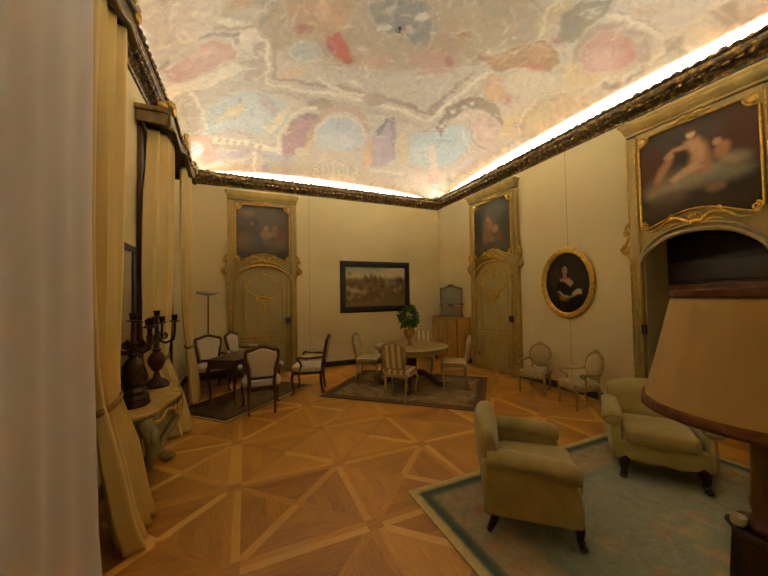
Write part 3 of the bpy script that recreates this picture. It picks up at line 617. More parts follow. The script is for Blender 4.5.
c0baa0 0.8 1 4.05,2.43 4.06,2.43 4.06,2.44 4.05,2.45 4.03,2.46 4.02,2.46 4.01,2.46 4,2.45 4,2.44 4.01,2.43 4.02,2.42 4.04,2.42
c0baa0 0.8 1 3.93,2.45 3.94,2.46 3.93,2.46 3.92,2.47 3.91,2.48 3.89,2.48 3.88,2.48 3.88,2.47 3.88,2.46 3.89,2.45 3.9,2.44 3.92,2.44
8f5f48 0.7 1 3.87,2.97 3.97,2.86 4.11,2.91 4.04,3
8e8072 0.9 1 4.38,3.02 4.17,2.75 4.17,2.51 4.35,2.33 4.69,2.26 4.95,2.33 4.97,2.46 4.72,2.37 4.41,2.41 4.28,2.55 4.33,2.77 4.57,3.03
b08478 1 1 4.52,3.02 4.31,2.79 4.28,2.55 4.39,2.4 4.67,2.35 4.89,2.42 4.91,2.6 4.82,2.84 4.69,2.99
bf9a90 0.8 3 4.7,2.59 4.77,2.64 4.81,2.72 4.8,2.81 4.74,2.89 4.65,2.93 4.55,2.91 4.47,2.85 4.44,2.77 4.45,2.68 4.52,2.61 4.61,2.58
9e6658 0.7 2 4.74,2.39 4.81,2.41 4.85,2.45 4.86,2.48 4.83,2.5 4.78,2.51 4.7,2.5 4.64,2.48 4.59,2.44 4.59,2.41 4.61,2.39 4.67,2.38
c9ac6c 0.8 2 4.33,3.2 4.43,3.02 4.62,3.06 4.84,2.86 4.93,2.97 4.78,3.27 4.56,3.31
a8937c 0.8 2 4.82,2.3 4.84,2.35 4.82,2.39 4.78,2.41 4.73,2.42 4.67,2.4 4.63,2.36 4.61,2.31 4.63,2.27 4.67,2.25 4.73,2.25 4.78,2.27
8c7e6e 0.9 1 4.2,2.32 4.49,2.21 4.77,2.15 4.74,2.1 4.45,2.17 4.16,2.28
d0c2a8 0.9 1 4.11,2.4 4.38,2.26 4.72,2.18 4.84,2.16 4.82,2.13 4.7,2.16 4.35,2.24 4.08,2.38
c2b198 0.9 1 4.88,2.17 4.89,1.79 4.88,1.46 4.81,1.46 4.82,1.79 4.8,2.17
82766a 0.8 1 4.96,2.17 4.95,1.91 4.89,1.91 4.9,2.17
84786c 0.85 1 5.04,3 4.89,2.94 5.01,2.85 4.99,2.47 4.99,2.24 4.97,2.15 4.88,2.02 4.96,1.92 5.04,2.02 5.06,2.24 5.07,2.52 5.11,2.86
d6c8b0 0.9 1 4.94,3.36 4.94,2.85 4.9,2.84 4.9,3.36
d6c8b0 0.8 1 5.03,2.85 5.03,2.48 4.99,2.48 4.99,2.85
d4c5ac 0.9 1 5.04,2.39 5.03,2.2 4.94,2.18 4.93,2.21 4.99,2.21 4.99,2.39
8a7c70 0.7 1 5.1,2.07 5.08,1.99 5.15,2.05 5.23,1.95 5.2,1.93 5.15,2.01 5.06,1.95 5.05,2.07
dacbb0 0.8 1 5.01,2.02 5.19,1.94 5.18,1.91 4.99,1.98
8c7860 0.9 1 4.88,1.7 4.86,1.56 4.88,1.5 5.1,1.53 5.09,1.61 5.03,1.67
8a7562 0.9 1 5.1,1.58 5.03,1.46 5.02,1.29 5.14,1.33 5.15,1.57
cfb488 0.7 2 4.97,1.84 5.02,1.7 5.15,1.62 5.21,1.71 5.16,1.86
dcc0b0 0.7 2 5.19,1.7 5.16,1.54 5.16,1.37 5.23,1.39 5.24,1.57
c2ae94 0.8 2 4.94,1.87 4.97,1.88 4.99,1.9 5,1.94 5,1.97 4.97,1.99 4.94,2 4.92,1.99 4.9,1.97 4.89,1.94 4.9,1.9 4.92,1.88
a79072 0.8 2 4.56,1.92 4.58,1.95 4.56,2.02 4.5,2.1 4.43,2.18 4.35,2.22 4.3,2.23 4.27,2.19 4.3,2.12 4.36,2.04 4.43,1.97 4.5,1.92
c4b494 0.6 1 4.2,2.2 4.68,1.9 4.66,1.88 4.18,2.19
cbbba0 0.5 1 5.04,4.15 5.17,4.04 5.16,4.01 5.03,4.11
cbbba0 0.5 1 5.05,3.81 5.17,3.72 5.16,3.69 5.03,3.78
cbbba0 0.5 1 5.05,3.52 5.17,3.43 5.16,3.4 5.04,3.49
cbbba0 0.5 1 5.05,3.25 5.17,3.16 5.15,3.14 5.04,3.22
cbbba0 0.5 1 5.05,3 5.16,2.92 5.15,2.9 5.04,2.98
cbbba0 0.5 1 5.05,2.77 5.16,2.7 5.15,2.68 5.04,2.75'''
def vault():
    nu, nv = 440, 560; cx, cy, hw, hl = (XL+XR)/2, (YF+YB)/2, (XR-XL)/2, (YB-YF)/2
    m = MB(); N = (nu+1)*(nv+1)
    def fn(a, b):
        u, v = math.sin((2*a-1)*PI/2), math.sin((2*b-1)*PI/2)
        return (cx+hw*u, cy+hl*v, ZS+RISE*math.sqrt(max(0,(1-abs(u)**2.4)*(1-abs(v)**2.4))))
    m.grid(fn, nu, nv, flip=True)
    o = obj('ceiling', m, attr_mat('fresco', .9, .1, mottle=.40, mscale=4.2, dist=2.4, pigment=.16), smooth=True, ang=80)
    P = np.array(m.v)[:, :2]
    shapes = []
    for ln in FRESCO.split('\n'):
        w = ln.split()
        if len(w) > 5: shapes.append((w[0], float(w[1]), .029*float(w[2]), [tuple(map(float, q.split(','))) for q in w[3:]]))
    rnd = random.Random(11)                                   # loose painted patches for the bays behind the camera
    extra = []
    for i in range(70):
        x, y = rnd.uniform(XL, XR), rnd.uniform(YF, 1.5)
        extra.append((rnd.choice(['b59a88','a9b2b2','c8b38c','a58c80','9c8f7c','cdbda4']), .6, .05, ellp(x, y, rnd.uniform(.08,.4), rnd.uniform(.05,.22), rnd.uniform(0,180), 9)))
    rs = random.Random(29)                                    # loose brush strokes all over the fresco
    PAL = ['d0c2ac','c4b29a','a8957f','94836f','b9a08c','c9b48e','a9a8a2','bda498','8d8072','d8ccb8']
    for i in range(2600):
        x, y = rs.uniform(XL, XR), rs.uniform(YF, YB); an = rs.uniform(0, PI); ln, wd = rs.uniform(.04,.14), rs.uniform(.009,.022); cv = rs.uniform(-.5,.5)
        c, s = math.cos(an), math.sin(an); top = [(-ln,0),(-ln*.3,cv*ln*.4+wd),(ln*.3,cv*ln*.4+wd),(ln,0),(ln*.3,cv*ln*.4-wd),(-ln*.3,cv*ln*.4-wd)]
        shapes.append((rs.choice(PAL), rs.uniform(.25,.55), .016, [(x+p*c-q*s, y+p*s+q*c) for p, q in top]))
    for col, al, sf, q in list(shapes[:220]):                 # drawn contours round the larger painted shapes
        if al < .85 or len(q) < 6 or max(a[0] for a in q)-min(a[0] for a in q) < .15: continue
        cc = rs.choice(['d6cab4','cdbfa4','8b7c68','94856e'])
        for a, b in zip(q, q[1:]+q[:1]):
            d = Vector((b[0]-a[0], b[1]-a[1])); l = d.length
            if l < .01: continue
            n = Vector((-d.y, d.x))/l*.011
            shapes.append((cc, .33, .014, [(a[0]+n.x,a[1]+n.y),(b[0]+n.x,b[1]+n.y),(b[0]-n.x,b[1]-n.y),(a[0]-n.x,a[1]-n.y)]))
    Q = P.copy()                                              # hand-drawn wobble of the contours
    for f, am, a, b in ((9.1,.012,1.3,.4),(17.7,.011,2.2,1.7),(37.,.010,.3,2.9),(71.,.006,.9,.2)):
        Q[:,0] += am*np.sin(f*P[:,1]+a+2*np.sin(f*.4*P[:,0])); Q[:,1] += am*np.sin(f*P[:,0]+b+2*np.sin(f*.4*P[:,1]))
    base = np.array(lin('b3a694')); C = paint(Q, base, extra + shapes)
    g = C.mean(1, keepdims=True); C = (C*.54+g*np.array((1.03,1.0,.93))*.46); C = np.clip(base*.90+(C-base)*1.25, .02, .85)
    set_paint(o, C)
    tag(o, 'vaulted ceiling painted with a pale fresco of arches and figures', 'ceiling', kind='structure')
    # unseen slab added above the vault so that no outside light leaks in
    tag(obj('light_seal_slab', boxes([(XL-.6,XR+.8,YF-.4,YB+.4,5.6,5.7)]), mat('light_seal_dark', '201a14')), 'added unseen slab above the vault that keeps outside light out', 'ceiling', kind='structure')
vault()
h = thing('ceiling_hook', 'small black iron hook in the middle of the painted vault', 'hook', (1.95, 3.76, 5.40)); h.scale = (.7, .7, .8)
obj('rod', MB().tube([(0,0,.02),(0,0,-.05),(.0,.0,-.10)], .012, 8).lathe([(.035,0),(.03,-.02),(.012,-.03)][::-1], 12), BLACKM, h)
obj('arm', MB().tube(bez((0,0,-.08),(-.06,-.03,-.10),(-.12,-.05,-.16),(-.14,-.06,-.10)), .009, 6).tube(bez((0,0,-.08),(.05,.03,-.1),(.07,.06,-.04),(.10,.08,-.03)), .008, 6), BLACKM, h)
obj('ring', MB().tube([(.025*math.cos(a), 0, -.115+.025*math.sin(a)) for a in np.linspace(0, 2*PI, 13)[:-1]], .007, 6, closed=True), GOLDB, h)

# ------------------------------------------------------------------ doors with painted overdoors
def arch_z(x, w, zs, zc):
    u = min(abs(x)/w, 1); return zs + (zc-zs)*(1-u**2.3)**.75
def arch_line(w, zs, zc, y, n=20, x0=None):
    return [(w*(-1+2*i/n), y, arch_z(w*(-1+2*i/n), w, zs, zc)) for i in range(n+1)]
def scroll(mb, c, r, sgn, y=0.0, tr=.016):
    mb.tube([(p.x, c[1]+y, p.z) for p in spiral(c, r, 1.6, (sgn,0,0), (0,0,1), PI/2, 20, -1)], [tr*(1-.5*i/20) for i in range(21)], 6)
def paint_outline(w, z0, z1):
    """scalloped upper corners, lower edge rising in the middle"""
    c = .13
    right = [(w-c*math.sin(PI/2*i/6), z1-c*math.cos(PI/2*i/6)) for i in range(7)]
    left = [(-x, z) for x, z in right[::-1]]
    low = [(-w, z0+.06), (-w+.05, z0)] + [(x, z0+.17*math.cos(x/(w-.05)*PI/2)**1.4) for x in np.linspace(-w+.12, w-.12, 13)] + [(w-.05, z0), (w, z0+.06)]
    return right + left + low
def picture(name, w, h, base, shapes, parent, M, mott=.25, mscale=7, mask=None, n=70):
    """flat canvas in local x,z at the matrix M; the shapes are in metres from the centre"""
    nu, nv = n, max(8, int(n*h/w)); m = MB().grid(lambda u, v: ((u-.5)*w, 0, (v-.5)*h), nu, nv)
    if mask:
        keep = []
        q = np.array(mask)
        for f in m.f:
            c = np.mean([m.v[i] for i in f], 0); x, z = c[0], c[2]; ins = False
            for i in range(len(q)):
                a, b = q[i-1], q[i]
                if (a[1] > z) != (b[1] > z) and x < a[0]+(z-a[1])/(b[1]-a[1])*(b[0]-a[0]): ins = not ins
            if ins: keep.append(f)
        m.f = keep
    P = np.array(m.v)[:, [0, 2]]
    o = obj(name, m, attr_mat(name+'_paint', .75, .1, mottle=mott, mscale=mscale, dist=1.0), parent)
    if parent is None: o.matrix_world = M
    else: o.matrix_local = M
    set_paint(o, paint(P*np.array((-1,1)), lin(base), shapes)); return o      # hung canvases show local -x on the viewer's right
FIG = ['a8825f', 'b58c6c', '8e6a4a']
OVER = {
 'a': ('3f372c', [('4a4439',.9,.10,ellp(-.1,.35,.5,.25)),('554c40',.8,.12,ellp(.2,.3,.3,.2)),('6a5038',.8,.06,ellp(-.35,.42,.22,.08,-25)),('7e6448',.7,.05,ellp(-.28,.46,.09,.05)),('26231d',.9,.06,ellp(-.2,.25,.1,.12)),
      ('86694c',.8,.04,ellp(-.24,.22,.04,.05)),('a0825f',1,.03,ellp(.06,.12,.05,.06)),('8f6f52',.9,.05,ellp(.05,-.03,.13,.13)),('8c6a4c',.9,.05,ellp(.26,.1,.07,.09)),('63402f',.9,.07,ellp(.38,-.05,.14,.18,20)),
      ('8a7058',.8,.05,ellp(.2,-.02,.1,.06)),('434645',.9,.06,ellp(-.12,-.18,.11,.14)),('5a5a52',.8,.06,ellp(.08,-.2,.1,.1)),('5f503a',.8,.10,ellp(-.38,-.2,.18,.2)),('6e604a',.6,.09,ellp(.3,-.26,.2,.12)),('4d4234',.7,.10,ellp(0,-.35,.4,.08))]),
 'b': ('3d372c', [('4e4b42',.9,.10,ellp(.15,.35,.3,.2)),('56544a',.7,.10,ellp(.0,.42,.2,.12)),('625039',.9,.08,ellp(-.1,.05,.22,.3)),('846648',.9,.05,ellp(-.05,.1,.09,.12)),('8c6e50',.9,.05,ellp(.12,-.02,.1,.09)),
      ('967654',.9,.035,ellp(-.10,.24,.05,.05)),('75502f',.9,.07,ellp(-.18,-.2,.13,.14)),('684230',.8,.07,ellp(.25,-.22,.16,.12)),('2e2a22',.8,.09,ellp(-.42,.1,.14,.4)),('302a22',.7,.09,ellp(.42,-.05,.14,.35)),('7c6242',.7,.05,ellp(.02,-.25,.1,.07)),('483f2e',.7,.09,ellp(0,-.42,.5,.1))]),
 'c': ('30251a', [('3d372e',.8,.14,ellp(-.1,.42,.45,.2)),('45291e',.8,.14,ellp(.42,.25,.22,.3)),('482a1e',.8,.12,ellp(-.45,.16,.2,.3)),
      ('6b6049',.85,.10,ellp(-.02,-.06,.52,.16,6)),('857a60',.85,.09,ellp(-.22,-.14,.30,.10,12)),('7a715a',.85,.09,ellp(.20,-.12,.32,.10,-4)),('8c8166',.7,.06,ellp(.02,-.06,.24,.06,8)),
      ('957050',.95,.04,[(-.08,.40),(.06,.42),(.14,.30),(.18,.10),(.16,-.06),(.02,-.08),(-.06,.04),(-.02,.2)]),('b48c68',.9,.03,[(-.06,.38),(.06,.39),(.11,.24),(.11,.08),(.01,.06),(.0,.22)]),('bb946f',.9,.025,[(.02,.10),(-.10,.06),(-.24,-.04),(-.20,-.09),(-.04,-.02),(.10,.02)]),
      ('c09c76',.95,.02,ellp(-.01,.47,.045,.055)),('4c3520',.95,.02,ellp(-.01,.525,.07,.035)),('a67e5a',.95,.025,[(-.06,.37),(-.20,.36),(-.30,.28),(-.28,.24),(-.19,.31),(-.04,.30)]),
      ('9a7450',.95,.035,[(-.26,.26),(-.36,.14),(-.42,-.02),(-.36,-.08),(-.28,.06),(-.20,.20)]),('aa825c',.95,.025,ellp(-.23,.27,.045,.05)),('8b6644',.9,.03,[(-.38,.0),(-.46,-.16),(-.41,-.20),(-.33,-.06)]),
      ('9a7250',.9,.03,ellp(.27,.16,.07,.10,-20)),('b08862',.95,.022,ellp(.23,.27,.04,.045)),('8c6646',.85,.03,[(.22,.12),(.34,.06),(.42,-.02),(.38,-.06),(.27,.01)]),('8e8268',.6,.05,ellp(.38,.02,.12,.06,-10)),
      ('5a4833',.8,.07,ellp(-.26,-.30,.2,.10)),('86684a',.75,.035,ellp(.20,-.27,.09,.06)),('3a2c1f',.8,.10,ellp(.3,-.46,.35,.10)),('3c3023',.8,.10,ellp(-.35,-.44,.3,.10))]),
}
def surround(name, label, loc, rz, key, plab, passage=False):
    t = thing(name, label, 'door surround', loc, rz)
    W2, WI = .75, .615
    for s in (-1, 1):                                         # pilasters with gilded edges
        p = obj('pilaster', MB().box((s*(W2-.07),.04,1.98), (.14,.08,3.96)).box((s*(W2-.07),.05,.12), (.16,.10,.24)), PAINTED, t, bev=.01)
        g = MB()
        for dx in (-.055, .0, .055): g.tube([(s*(W2-.07)+dx,.085,.28),(s*(W2-.07)+dx,.085,2.18)], .009, 6)
        for dx in (-.05, .05): g.tube([(s*(W2-.07)+dx,.085,2.62),(s*(W2-.07)+dx,.085,3.9)], .010, 6)
        obj('gilt_edging', g, GOLD, p)
        b = MB()
        scroll(b, (s*.80,.06,2.36), .075, s, tr=.026); scroll(b, (s*.79,.06,2.60), .045, s, tr=.018)
        b.tube(spline([(s*.74,.07,2.75),(s*.79,.07,2.66),(s*.76,.07,2.52),(s*.80,.07,2.44)]), .022, 6)
        b.ell((s*.79,.07,2.34), (.09,.07,.09)); b.tube(spline([(s*.76,.08,2.28),(s*.72,.09,2.15),(s*.735,.085,1.95)]), [.024,.024,.022,.02,.018,.016,.014,.013,.012,.01,.009,.007,.005], 6)
        obj('scroll_bracket', b, GOLD, t)
    cp = [(0,0),(.085,0),(.09,.03),(.12,.05),(.15,.10),(.17,.13),(.17,.18),(0,.18)]
    m = MB().prism([(p[0], p[1]) for p in cp], (-.755,0,3.995), (0,1,0), (0,0,1), (1.51,0,0))
    m.prism([(0,0),(.18,0),(.18,.035),(0,.035)], (-.80,0,4.14), (0,1,0), (0,0,1), (1.60,0,0))
    m.prism([(0,0),(.14,0),(.15,.05),(0,.05)], (-.775,0,4.09), (0,1,0), (0,0,1), (1.55,0,0))
    obj('cornice', m, PAINTED, t, bev=.008)
    # field between arch and cornice
    ar = arch_line(WI, 2.16, 2.50, 0, 20)
    poly = [(x, z) for x, _, z in ar] + [(WI, 3.99), (-WI, 3.99)]
    obj('overdoor_field', MB().prism(poly, (0,.005,0), (1,0,0), (0,0,1), (0,.05,0)), PAINTED, t)
    g = MB().tube([(x,.075,z) for x,_,z in arch_line(WI+.01, 2.15, 2.50, 0, 24)], .026, 8)
    g.tube([(x,.085,z) for x,_,z in arch_line(WI+.01, 2.20, 2.575, 0, 24)], .016, 8)
    obj('arch_moulding', g, GOLD if not passage else IVORYWOOD, t)
    ol = paint_outline(.585, 2.60, 3.90)
    fr = MB().tube([(x,.075,z) for x, z in ol], .015, 8, closed=True)
    for s in (-1, 1):
        fr.ell((s*.54,.085,3.86), (.10,.05,.10)); fr.ell((s*.51,.085,3.80), (.05,.04,.05)); scroll(fr, (s*.53,.085,2.66), .05, s, tr=.013)
    obj('gilt_frame', fr, GOLDB, t)
    o = MB()                                                  # shell and leaf sprays over the arch
    for k in range(7):
        a = PI*(k+.5)/7; o.tube([(0,.09,2.60),(.09*math.cos(a),.10,2.60+.11*math.sin(a))], [.012,.026], 6)
    o.ell((0,.10,2.60), (.10,.06,.07))
    for s in (-1, 1):
        o.tube(spline([(s*.06,.095,2.60),(s*.16,.095,2.68),(s*.28,.095,2.66),(s*.38,.095,2.58),(s*.48,.09,2.56)]), [.024-.0007*i for i in range(25)], 6)
        o.tube(spline([(s*.10,.095,2.60),(s*.2,.1,2.60),(s*.26,.1,2.57)]), .014, 6); scroll(o, (s*.22,.1,2.70), .04, s, tr=.012)
    obj('shell_ornament', o, GOLDB, t)
    c = MB(); c.ell((0,.10,3.94), (.10,.05,.06))
    for s in (-1, 1): c.tube(spline([(0,.10,3.95),(s*.08,.10,3.97),(s*.15,.10,3.94),(s*.2,.1,3.95)]), .014, 6)
    obj('crest_ornament', c, GOLD, t)
    M = Matrix.Translation((0,.068,3.25)) @ Matrix.Rotation(0, 4, 'Z')
    ba, sh = OVER[key]
    p = picture('overdoor_painting', 1.18, 1.32, ba, sh, None, Matrix.Translation(loc) @ Matrix.Rotation(rz, 4, 'Z') @ M, mask=[(x, z-3.25) for x, z in ol], n=90)
    tag(p, plab, 'painting')
    return t
def door_leaf(n, label, loc, rz):
    t = thing('door_%d' % n, label, 'door', loc, rz, kind='structure')
    ar = arch_line(.605, 2.15, 2.49, 0, 20)
    obj('leaf', MB().prism([(-.605,.02),(.605,.02)] + [(x, z) for x,_,z in ar[::-1]], (0,.004,0), (1,0,0), (0,0,1), (0,.03,0)), PAINTED2, t)
    obj('hinge_stile', MB().box((-.53,.04,1.1), (.05,.03,2.16)), PAINTED, t, bev=.006)
    g = MB()
    # upper panel with arched head
    up = [(-.42,.04,.98),(-.42,.04,2.08)] + [(x,.04,z) for x,_,z in arch_line(.42, 2.10, 2.36, 0, 14)] + [(.42,.04,2.08),(.42,.04,.98)]
    g.tube(up, .012, 6, closed=True)
    obj('upper_panel_moulding', g, PAINTED, t)
    obj('lower_panel_moulding', MB().tube([(-.42,.04,.14),(-.42,.04,.66),(.42,.04,.66),(.42,.04,.14)], .014, 6, closed=True), PAINTED, t)
    obj('middle_rail', MB().box((0,.045,.86), (.96,.03,.03)).box((0,.045,.79), (.96,.02,.02)), GOLD, t, bev=.006)
    o = MB()
    for s in (-1, 1):                                         # gilded cartouche and garlands
        o.tube(spline([(0,.045,1.78),(s*.12,.045,1.76),(s*.22,.045,1.84),(s*.33,.045,1.90),(s*.39,.045,2.02),(s*.34,.045,2.10),(s*.26,.045,2.06)]), .016, 6)
        o.tube(spline([(s*.05,.045,2.28),(s*.16,.045,2.25),(s*.26,.045,2.16),(s*.30,.045,2.10)]), .011, 6)
        o.tube(spline([(0,.045,1.70),(s*.08,.05,1.66),(s*.14,.05,1.70),(s*.18,.05,1.78)]), .018, 6)
        scroll(o, (s*.37,.045,1.99), .04, s, tr=.012); scroll(o, (s*.12,.045,1.72), .035, -s, tr=.012)
        for k in range(5): o.ell((s*(.10+.05*k),.05,1.785+.022*k), (.035,.03,.03), 6, 4)
    for z, d in ((2.30,.07),(2.22,.05),(2.14,.045),(1.84,.07),(1.76,.09),(1.60,.08),(1.52,.06),(1.44,.05)): o.ell((0,.045,z), (d,.04,d), 8, 5)
    obj('gilt_garland', o, GOLDB, t)
    obj('lock_box', MB().box((-.545,.07,1.21), (.13,.05,.13)), BLACKM, t, bev=.008)
    hd = MB().tube([(.47,.03,.36),(.47,.09,.36)], .012, 8); hd.ell((.47,.10,.36), (.05,.04,.05))
    obj('knob', hd, BRONZE, t)
    return t
DB, DR = (.385, YB, 0), (XR, 5.62, 0)
door_leaf(1, 'olive painted door with gilt garlands in the far wall', DB, PI)
door_leaf(2, 'olive painted door with gilt garlands beside the honey coloured cabinet', DR, PI/2)
surround('door_surround', 'gilded olive surround of the door behind the writing desk', DB, PI, 'a', 'dark overdoor painting of seated figures above the door behind the writing desk')
surround('door_surround', 'gilded olive surround of the door between cabinet and oval portrait', DR, PI/2, 'b', 'dark overdoor painting above the door beside the honey coloured cabinet')
NL = (XR, NICHE_Y, 0)
surround('door_surround', 'gilded surround of the deep open doorway behind the tan lampshade', NL, PI/2, 'c', 'large overdoor painting of pale nude figures on clouds over the deep doorway', True)
o = MB().box((.60,.075,1.20), (.06,.04,.14)); obj('lock_box', o, BLACKM, [x for x in bpy.data.objects if x.name.startswith('door_surround')][-1], bev=.006)
# deep passage: reveal and dark door at its back
rv = boxes([(XR+.001,XR+.60,NICHE_Y-NW+.001,NICHE_Y-NW+.025,0,NZ-.001),(XR+.001,XR+.60,NICHE_Y+NW-.025,NICHE_Y+NW-.001,0,NZ-.001),(XR+.001,XR+.60,NICHE_Y-NW+.026,NICHE_Y+NW-.026,NZ-.025,NZ-.001)])
tag(obj('trim_2', rv, mat('reveal_paint', 'a8946a', '9a8658', 4, rough=.7)), 'cream painted reveal of the deep doorway', 'door reveal', kind='structure')
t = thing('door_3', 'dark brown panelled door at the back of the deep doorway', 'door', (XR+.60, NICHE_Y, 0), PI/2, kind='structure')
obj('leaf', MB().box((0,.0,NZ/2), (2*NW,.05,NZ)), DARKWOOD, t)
pm = MB()
for s in (-1, 1):
    for z0, z1 in ((.2,.9),(1.05,1.7)): pm.tube([(s*.08,.03,z0),(s*.08,.03,z1),(s*.52,.03,z1),(s*.52,.03,z0)], .016, 6, closed=True)
obj('panel_moulding', pm, WALNUT, t)
obj('transom_rail', MB().box((0,.05,1.78), (2*NW,.06,.10)).box((0,.06,1.73),(2*NW,.08,.03)), WALNUT, t, bev=.01)
obj('transom_panel', MB().box((0,.035,2.02), (2*NW-.1,.03,.30)), DARKWOOD, t, bev=.01)

# ================================================================== rugs
def rug(name, label, c, ang, w, h, base, shapes, soft=1, n=110):
    """w along local x, h along local y; painted pattern of its own"""
    nu, nv = n, int(n*h/w); m = MB().grid(lambda u, v: ((u-.5)*w, (v-.5)*h, .010), nu, nv)
    o = obj(name, m, attr_mat(name+'_pile', .95, .05, mottle=.35, mscale=9, dist=1.5), None)
    P = np.array(m.v)[:, :2]; set_paint(o, paint(P, lin(base), shapes))
    o.location = (c[0], c[1], 0); o.rotation_euler = (0, 0, ang)
    bd = MB().tube([(-w/2,-h/2,.006),(w/2,-h/2,.006),(w/2,h/2,.006),(-w/2,h/2,.006)], .006, 6, closed=True)
    obj('binding', bd, mat(name+'_binding', 'a08c5c' if soft else '3a2a1c'), o)
    return tag(o, label, 'rug')
def rect(w, h): return [(-w/2,-h/2),(w/2,-h/2),(w/2,h/2),(-w/2,h/2)]
rnd = random.Random(21)
sh = [('c0aa74',1,.02,rect(3.17,2.98)),('4d5c4e',1,.02,rect(3.06,2.87)),('9a8a6a',1,.03,rect(2.88,2.69))]
for k in range(130):                                           # floral border
    side = rnd.randrange(4); u = rnd.uniform(-1.4, 1.4); d = rnd.uniform(-.12, .12)
    x, y = ((u,1.18+d),(u,-1.18+d),(1.27+d,u*.92),(-1.27+d,u*.92))[side]
    sh.append((rnd.choice(['ac8058','a08a66','b89c70','86846a','a07050']), .75, .02, ellp(x, y, rnd.uniform(.03,.08), rnd.uniform(.025,.06), rnd.uniform(0,180), 8)))
sh += [('7c8272',1,.04,rect(2.22,2.03)),('888a78',1,.06,rect(2.12,1.93))]
for k in range(60):
    x, y = rnd.gauss(0,.35), rnd.gauss(-.05,.28)
    sh.append((rnd.choice(['a08c66','a88060','84886c','ae9a70']), .5, .03, ellp(x, y, rnd.uniform(.03,.09), rnd.uniform(.02,.06), rnd.uniform(0,180), 8)))
rug('blue_green_rug', 'large blue green floral rug with beige border under the club armchairs', (2.90,1.03), 0, 3.2, 3.0, 'c8b27c', sh)
sh = [('5e4830',1,.02,rect(2.62,1.95)),('84704e',1,.03,rect(2.4,1.73))]
for k in range(150):
    sh.append((rnd.choice(['9a8460','5e4630','a58e68','6c5036','85684a']), .7, .03, ellp(rnd.uniform(-1.2,1.2), rnd.uniform(-.85,.85), rnd.uniform(.03,.14), rnd.uniform(.02,.07), rnd.uniform(0,180), 8)))
a = math.atan2(-1.85, 2.0)
rug('brown_patterned_rug', 'faded brown patterned rug under the round dining table', (2.9,5.42), a, 2.75, 2.06, '6a5234', sh, 0)
sh = [('4a3826',1,.012,rect(2.0,1.11)),('5c4a34',1,.03,rect(1.8,.95))]
for k in range(60):
    sh.append((rnd.choice(['6a583e','483624','735e40']), .6, .03, ellp(rnd.uniform(-.95,.95), rnd.uniform(-.5,.5), rnd.uniform(.03,.12), rnd.uniform(.02,.06), rnd.uniform(0,180), 8)))
rug('dark_worn_rug', 'dark worn rug under the writing desk', (.055,6.14), PI/4, 2.06, 1.18, 'd6b878', sh, 0)
RZ = .012                                                      # height of things that stand on a rug

# ================================================================== dining set
def cabriole(x, y, top, sx, sy, r=(.030,.022,.016,.013,.018), k=.035):
    p = spline([(x,y,top),(x+sx*k*.8,y+sy*k*.8,top*.72),(x+sx*k*.1,y+sy*k*.1,top*.35),(x+sx*.005,y+sy*.005,top*.10),(x+sx*k,y+sy*k,0.024)], 5)
    n = len(p); rr = [np.interp(i/(n-1), [0,.25,.5,.8,1], r) for i in range(n)]
    m = MB().tube(p, rr, 8); e = p[-1]; m.ell((e.x, e.y, .016), (.045,.045,.032), 8, 5); return m
def arch_outline(w0, w1, z0, z1, r):                            # chair back: w0 at the foot, w1 at the shoulder, arched top
    o = [(-w0,z0),(-w1*1.0,z1-r)]
    for i in range(1, 10):
        a = PI - PI*i/10; o.append((w1*math.copysign(abs(math.cos(a))**.75, math.cos(a)), z1-r+r*math.sin(a)**.8))
    return o + [(w1,z1-r),(w0,z0)]
def tilt(pts, y0, z0, k): return [(x, y0-(z-z0)*k, z) for x, z in pts]
def dining_chair(loc, rz, label, grp):
    t = thing('dining_chair', label, 'chair', loc, rz, grp)
    sw, sd, sh = .25, .235, .40
    for sx in (-1, 1):
        obj('leg', cabriole(sx*.215, .20, sh, sx, 1), CREAMWOOD, t)
        p = spline([(sx*.185,-.20,sh),(sx*.182,-.205,.25),(sx*.178,-.225,.12),(sx*.175,-.26,.006)], 4)
        obj('leg', MB().tube(p, [.024-.009*i/(len(p)-1) for i in range(len(p))], 8), CREAMWOOD, t)
    rail = MB().prism([(-.24,.225),(-.21,-.215),(.21,-.215),(.24,.225),(.12,.245),(-.12,.245)][::-1], (0,0,.375), (1,0,0), (0,1,0), (0,0,.055))
    obj('seat_rail', rail, CREAMWOOD, t, bev=.012)
    obj('seat', MB().pad((0,.012,.455), (.50,.47,.10), .45, .35, 28, 10), OLIVESTRIPE, t)
    ol = arch_outline(.165, .215, .44, .955, .17)
    fr = MB().tube(tilt(ol, -.215, .44, .16), .019, 8)
    fr.tube([(-.165,-.21,.52),(.165,-.21,.52)], .014, 8)
    fr.tube(tilt([(-.165,.46),(-.185,.40)], -.205, .44, .1), .022, 8).tube(tilt([(.165,.46),(.185,.40)], -.205, .44, .1), .022, 8)
    for s in (-1, 1): fr.ell((s*.03,-.298,.965), (.07,.03,.03), 8, 4)
    obj('back_frame', fr, CREAMWOOD, t)
    il = arch_outline(.155, .195, .535, .935, .155); cx = MB()
    cx.prism([(x, z) for x, z in il], (0,-.22,0), (1,0,0), (0,1e-9-.16,1), (0,.045,0))
    o = obj('backrest', cx, OLIVESTRIPE, t, bev=.016, bseg=3); o.location = (0, .16*.44-.02, 0)
    return t
G = 'cream dining chairs around the round table'
TC = (2.92, 5.42)
ch = dining_chair((2.415,4.90,RZ), face(.74,.67), 'cream striped dining chair with its back turned, near side of the round table', G)
dup(ch, (2.33,6.14,RZ), face(.80,-.60), 'cream striped dining chair at the round table, side on, nearest the far wall')
dup(ch, (3.615,6.18,RZ), face(-.62,-.78), 'cream striped dining chair behind the round table beside the potted plant')
dup(ch, (3.61,5.00,RZ), face(-.84,.54), 'cream striped dining chair at the round table, side on, in front of the cabinet')

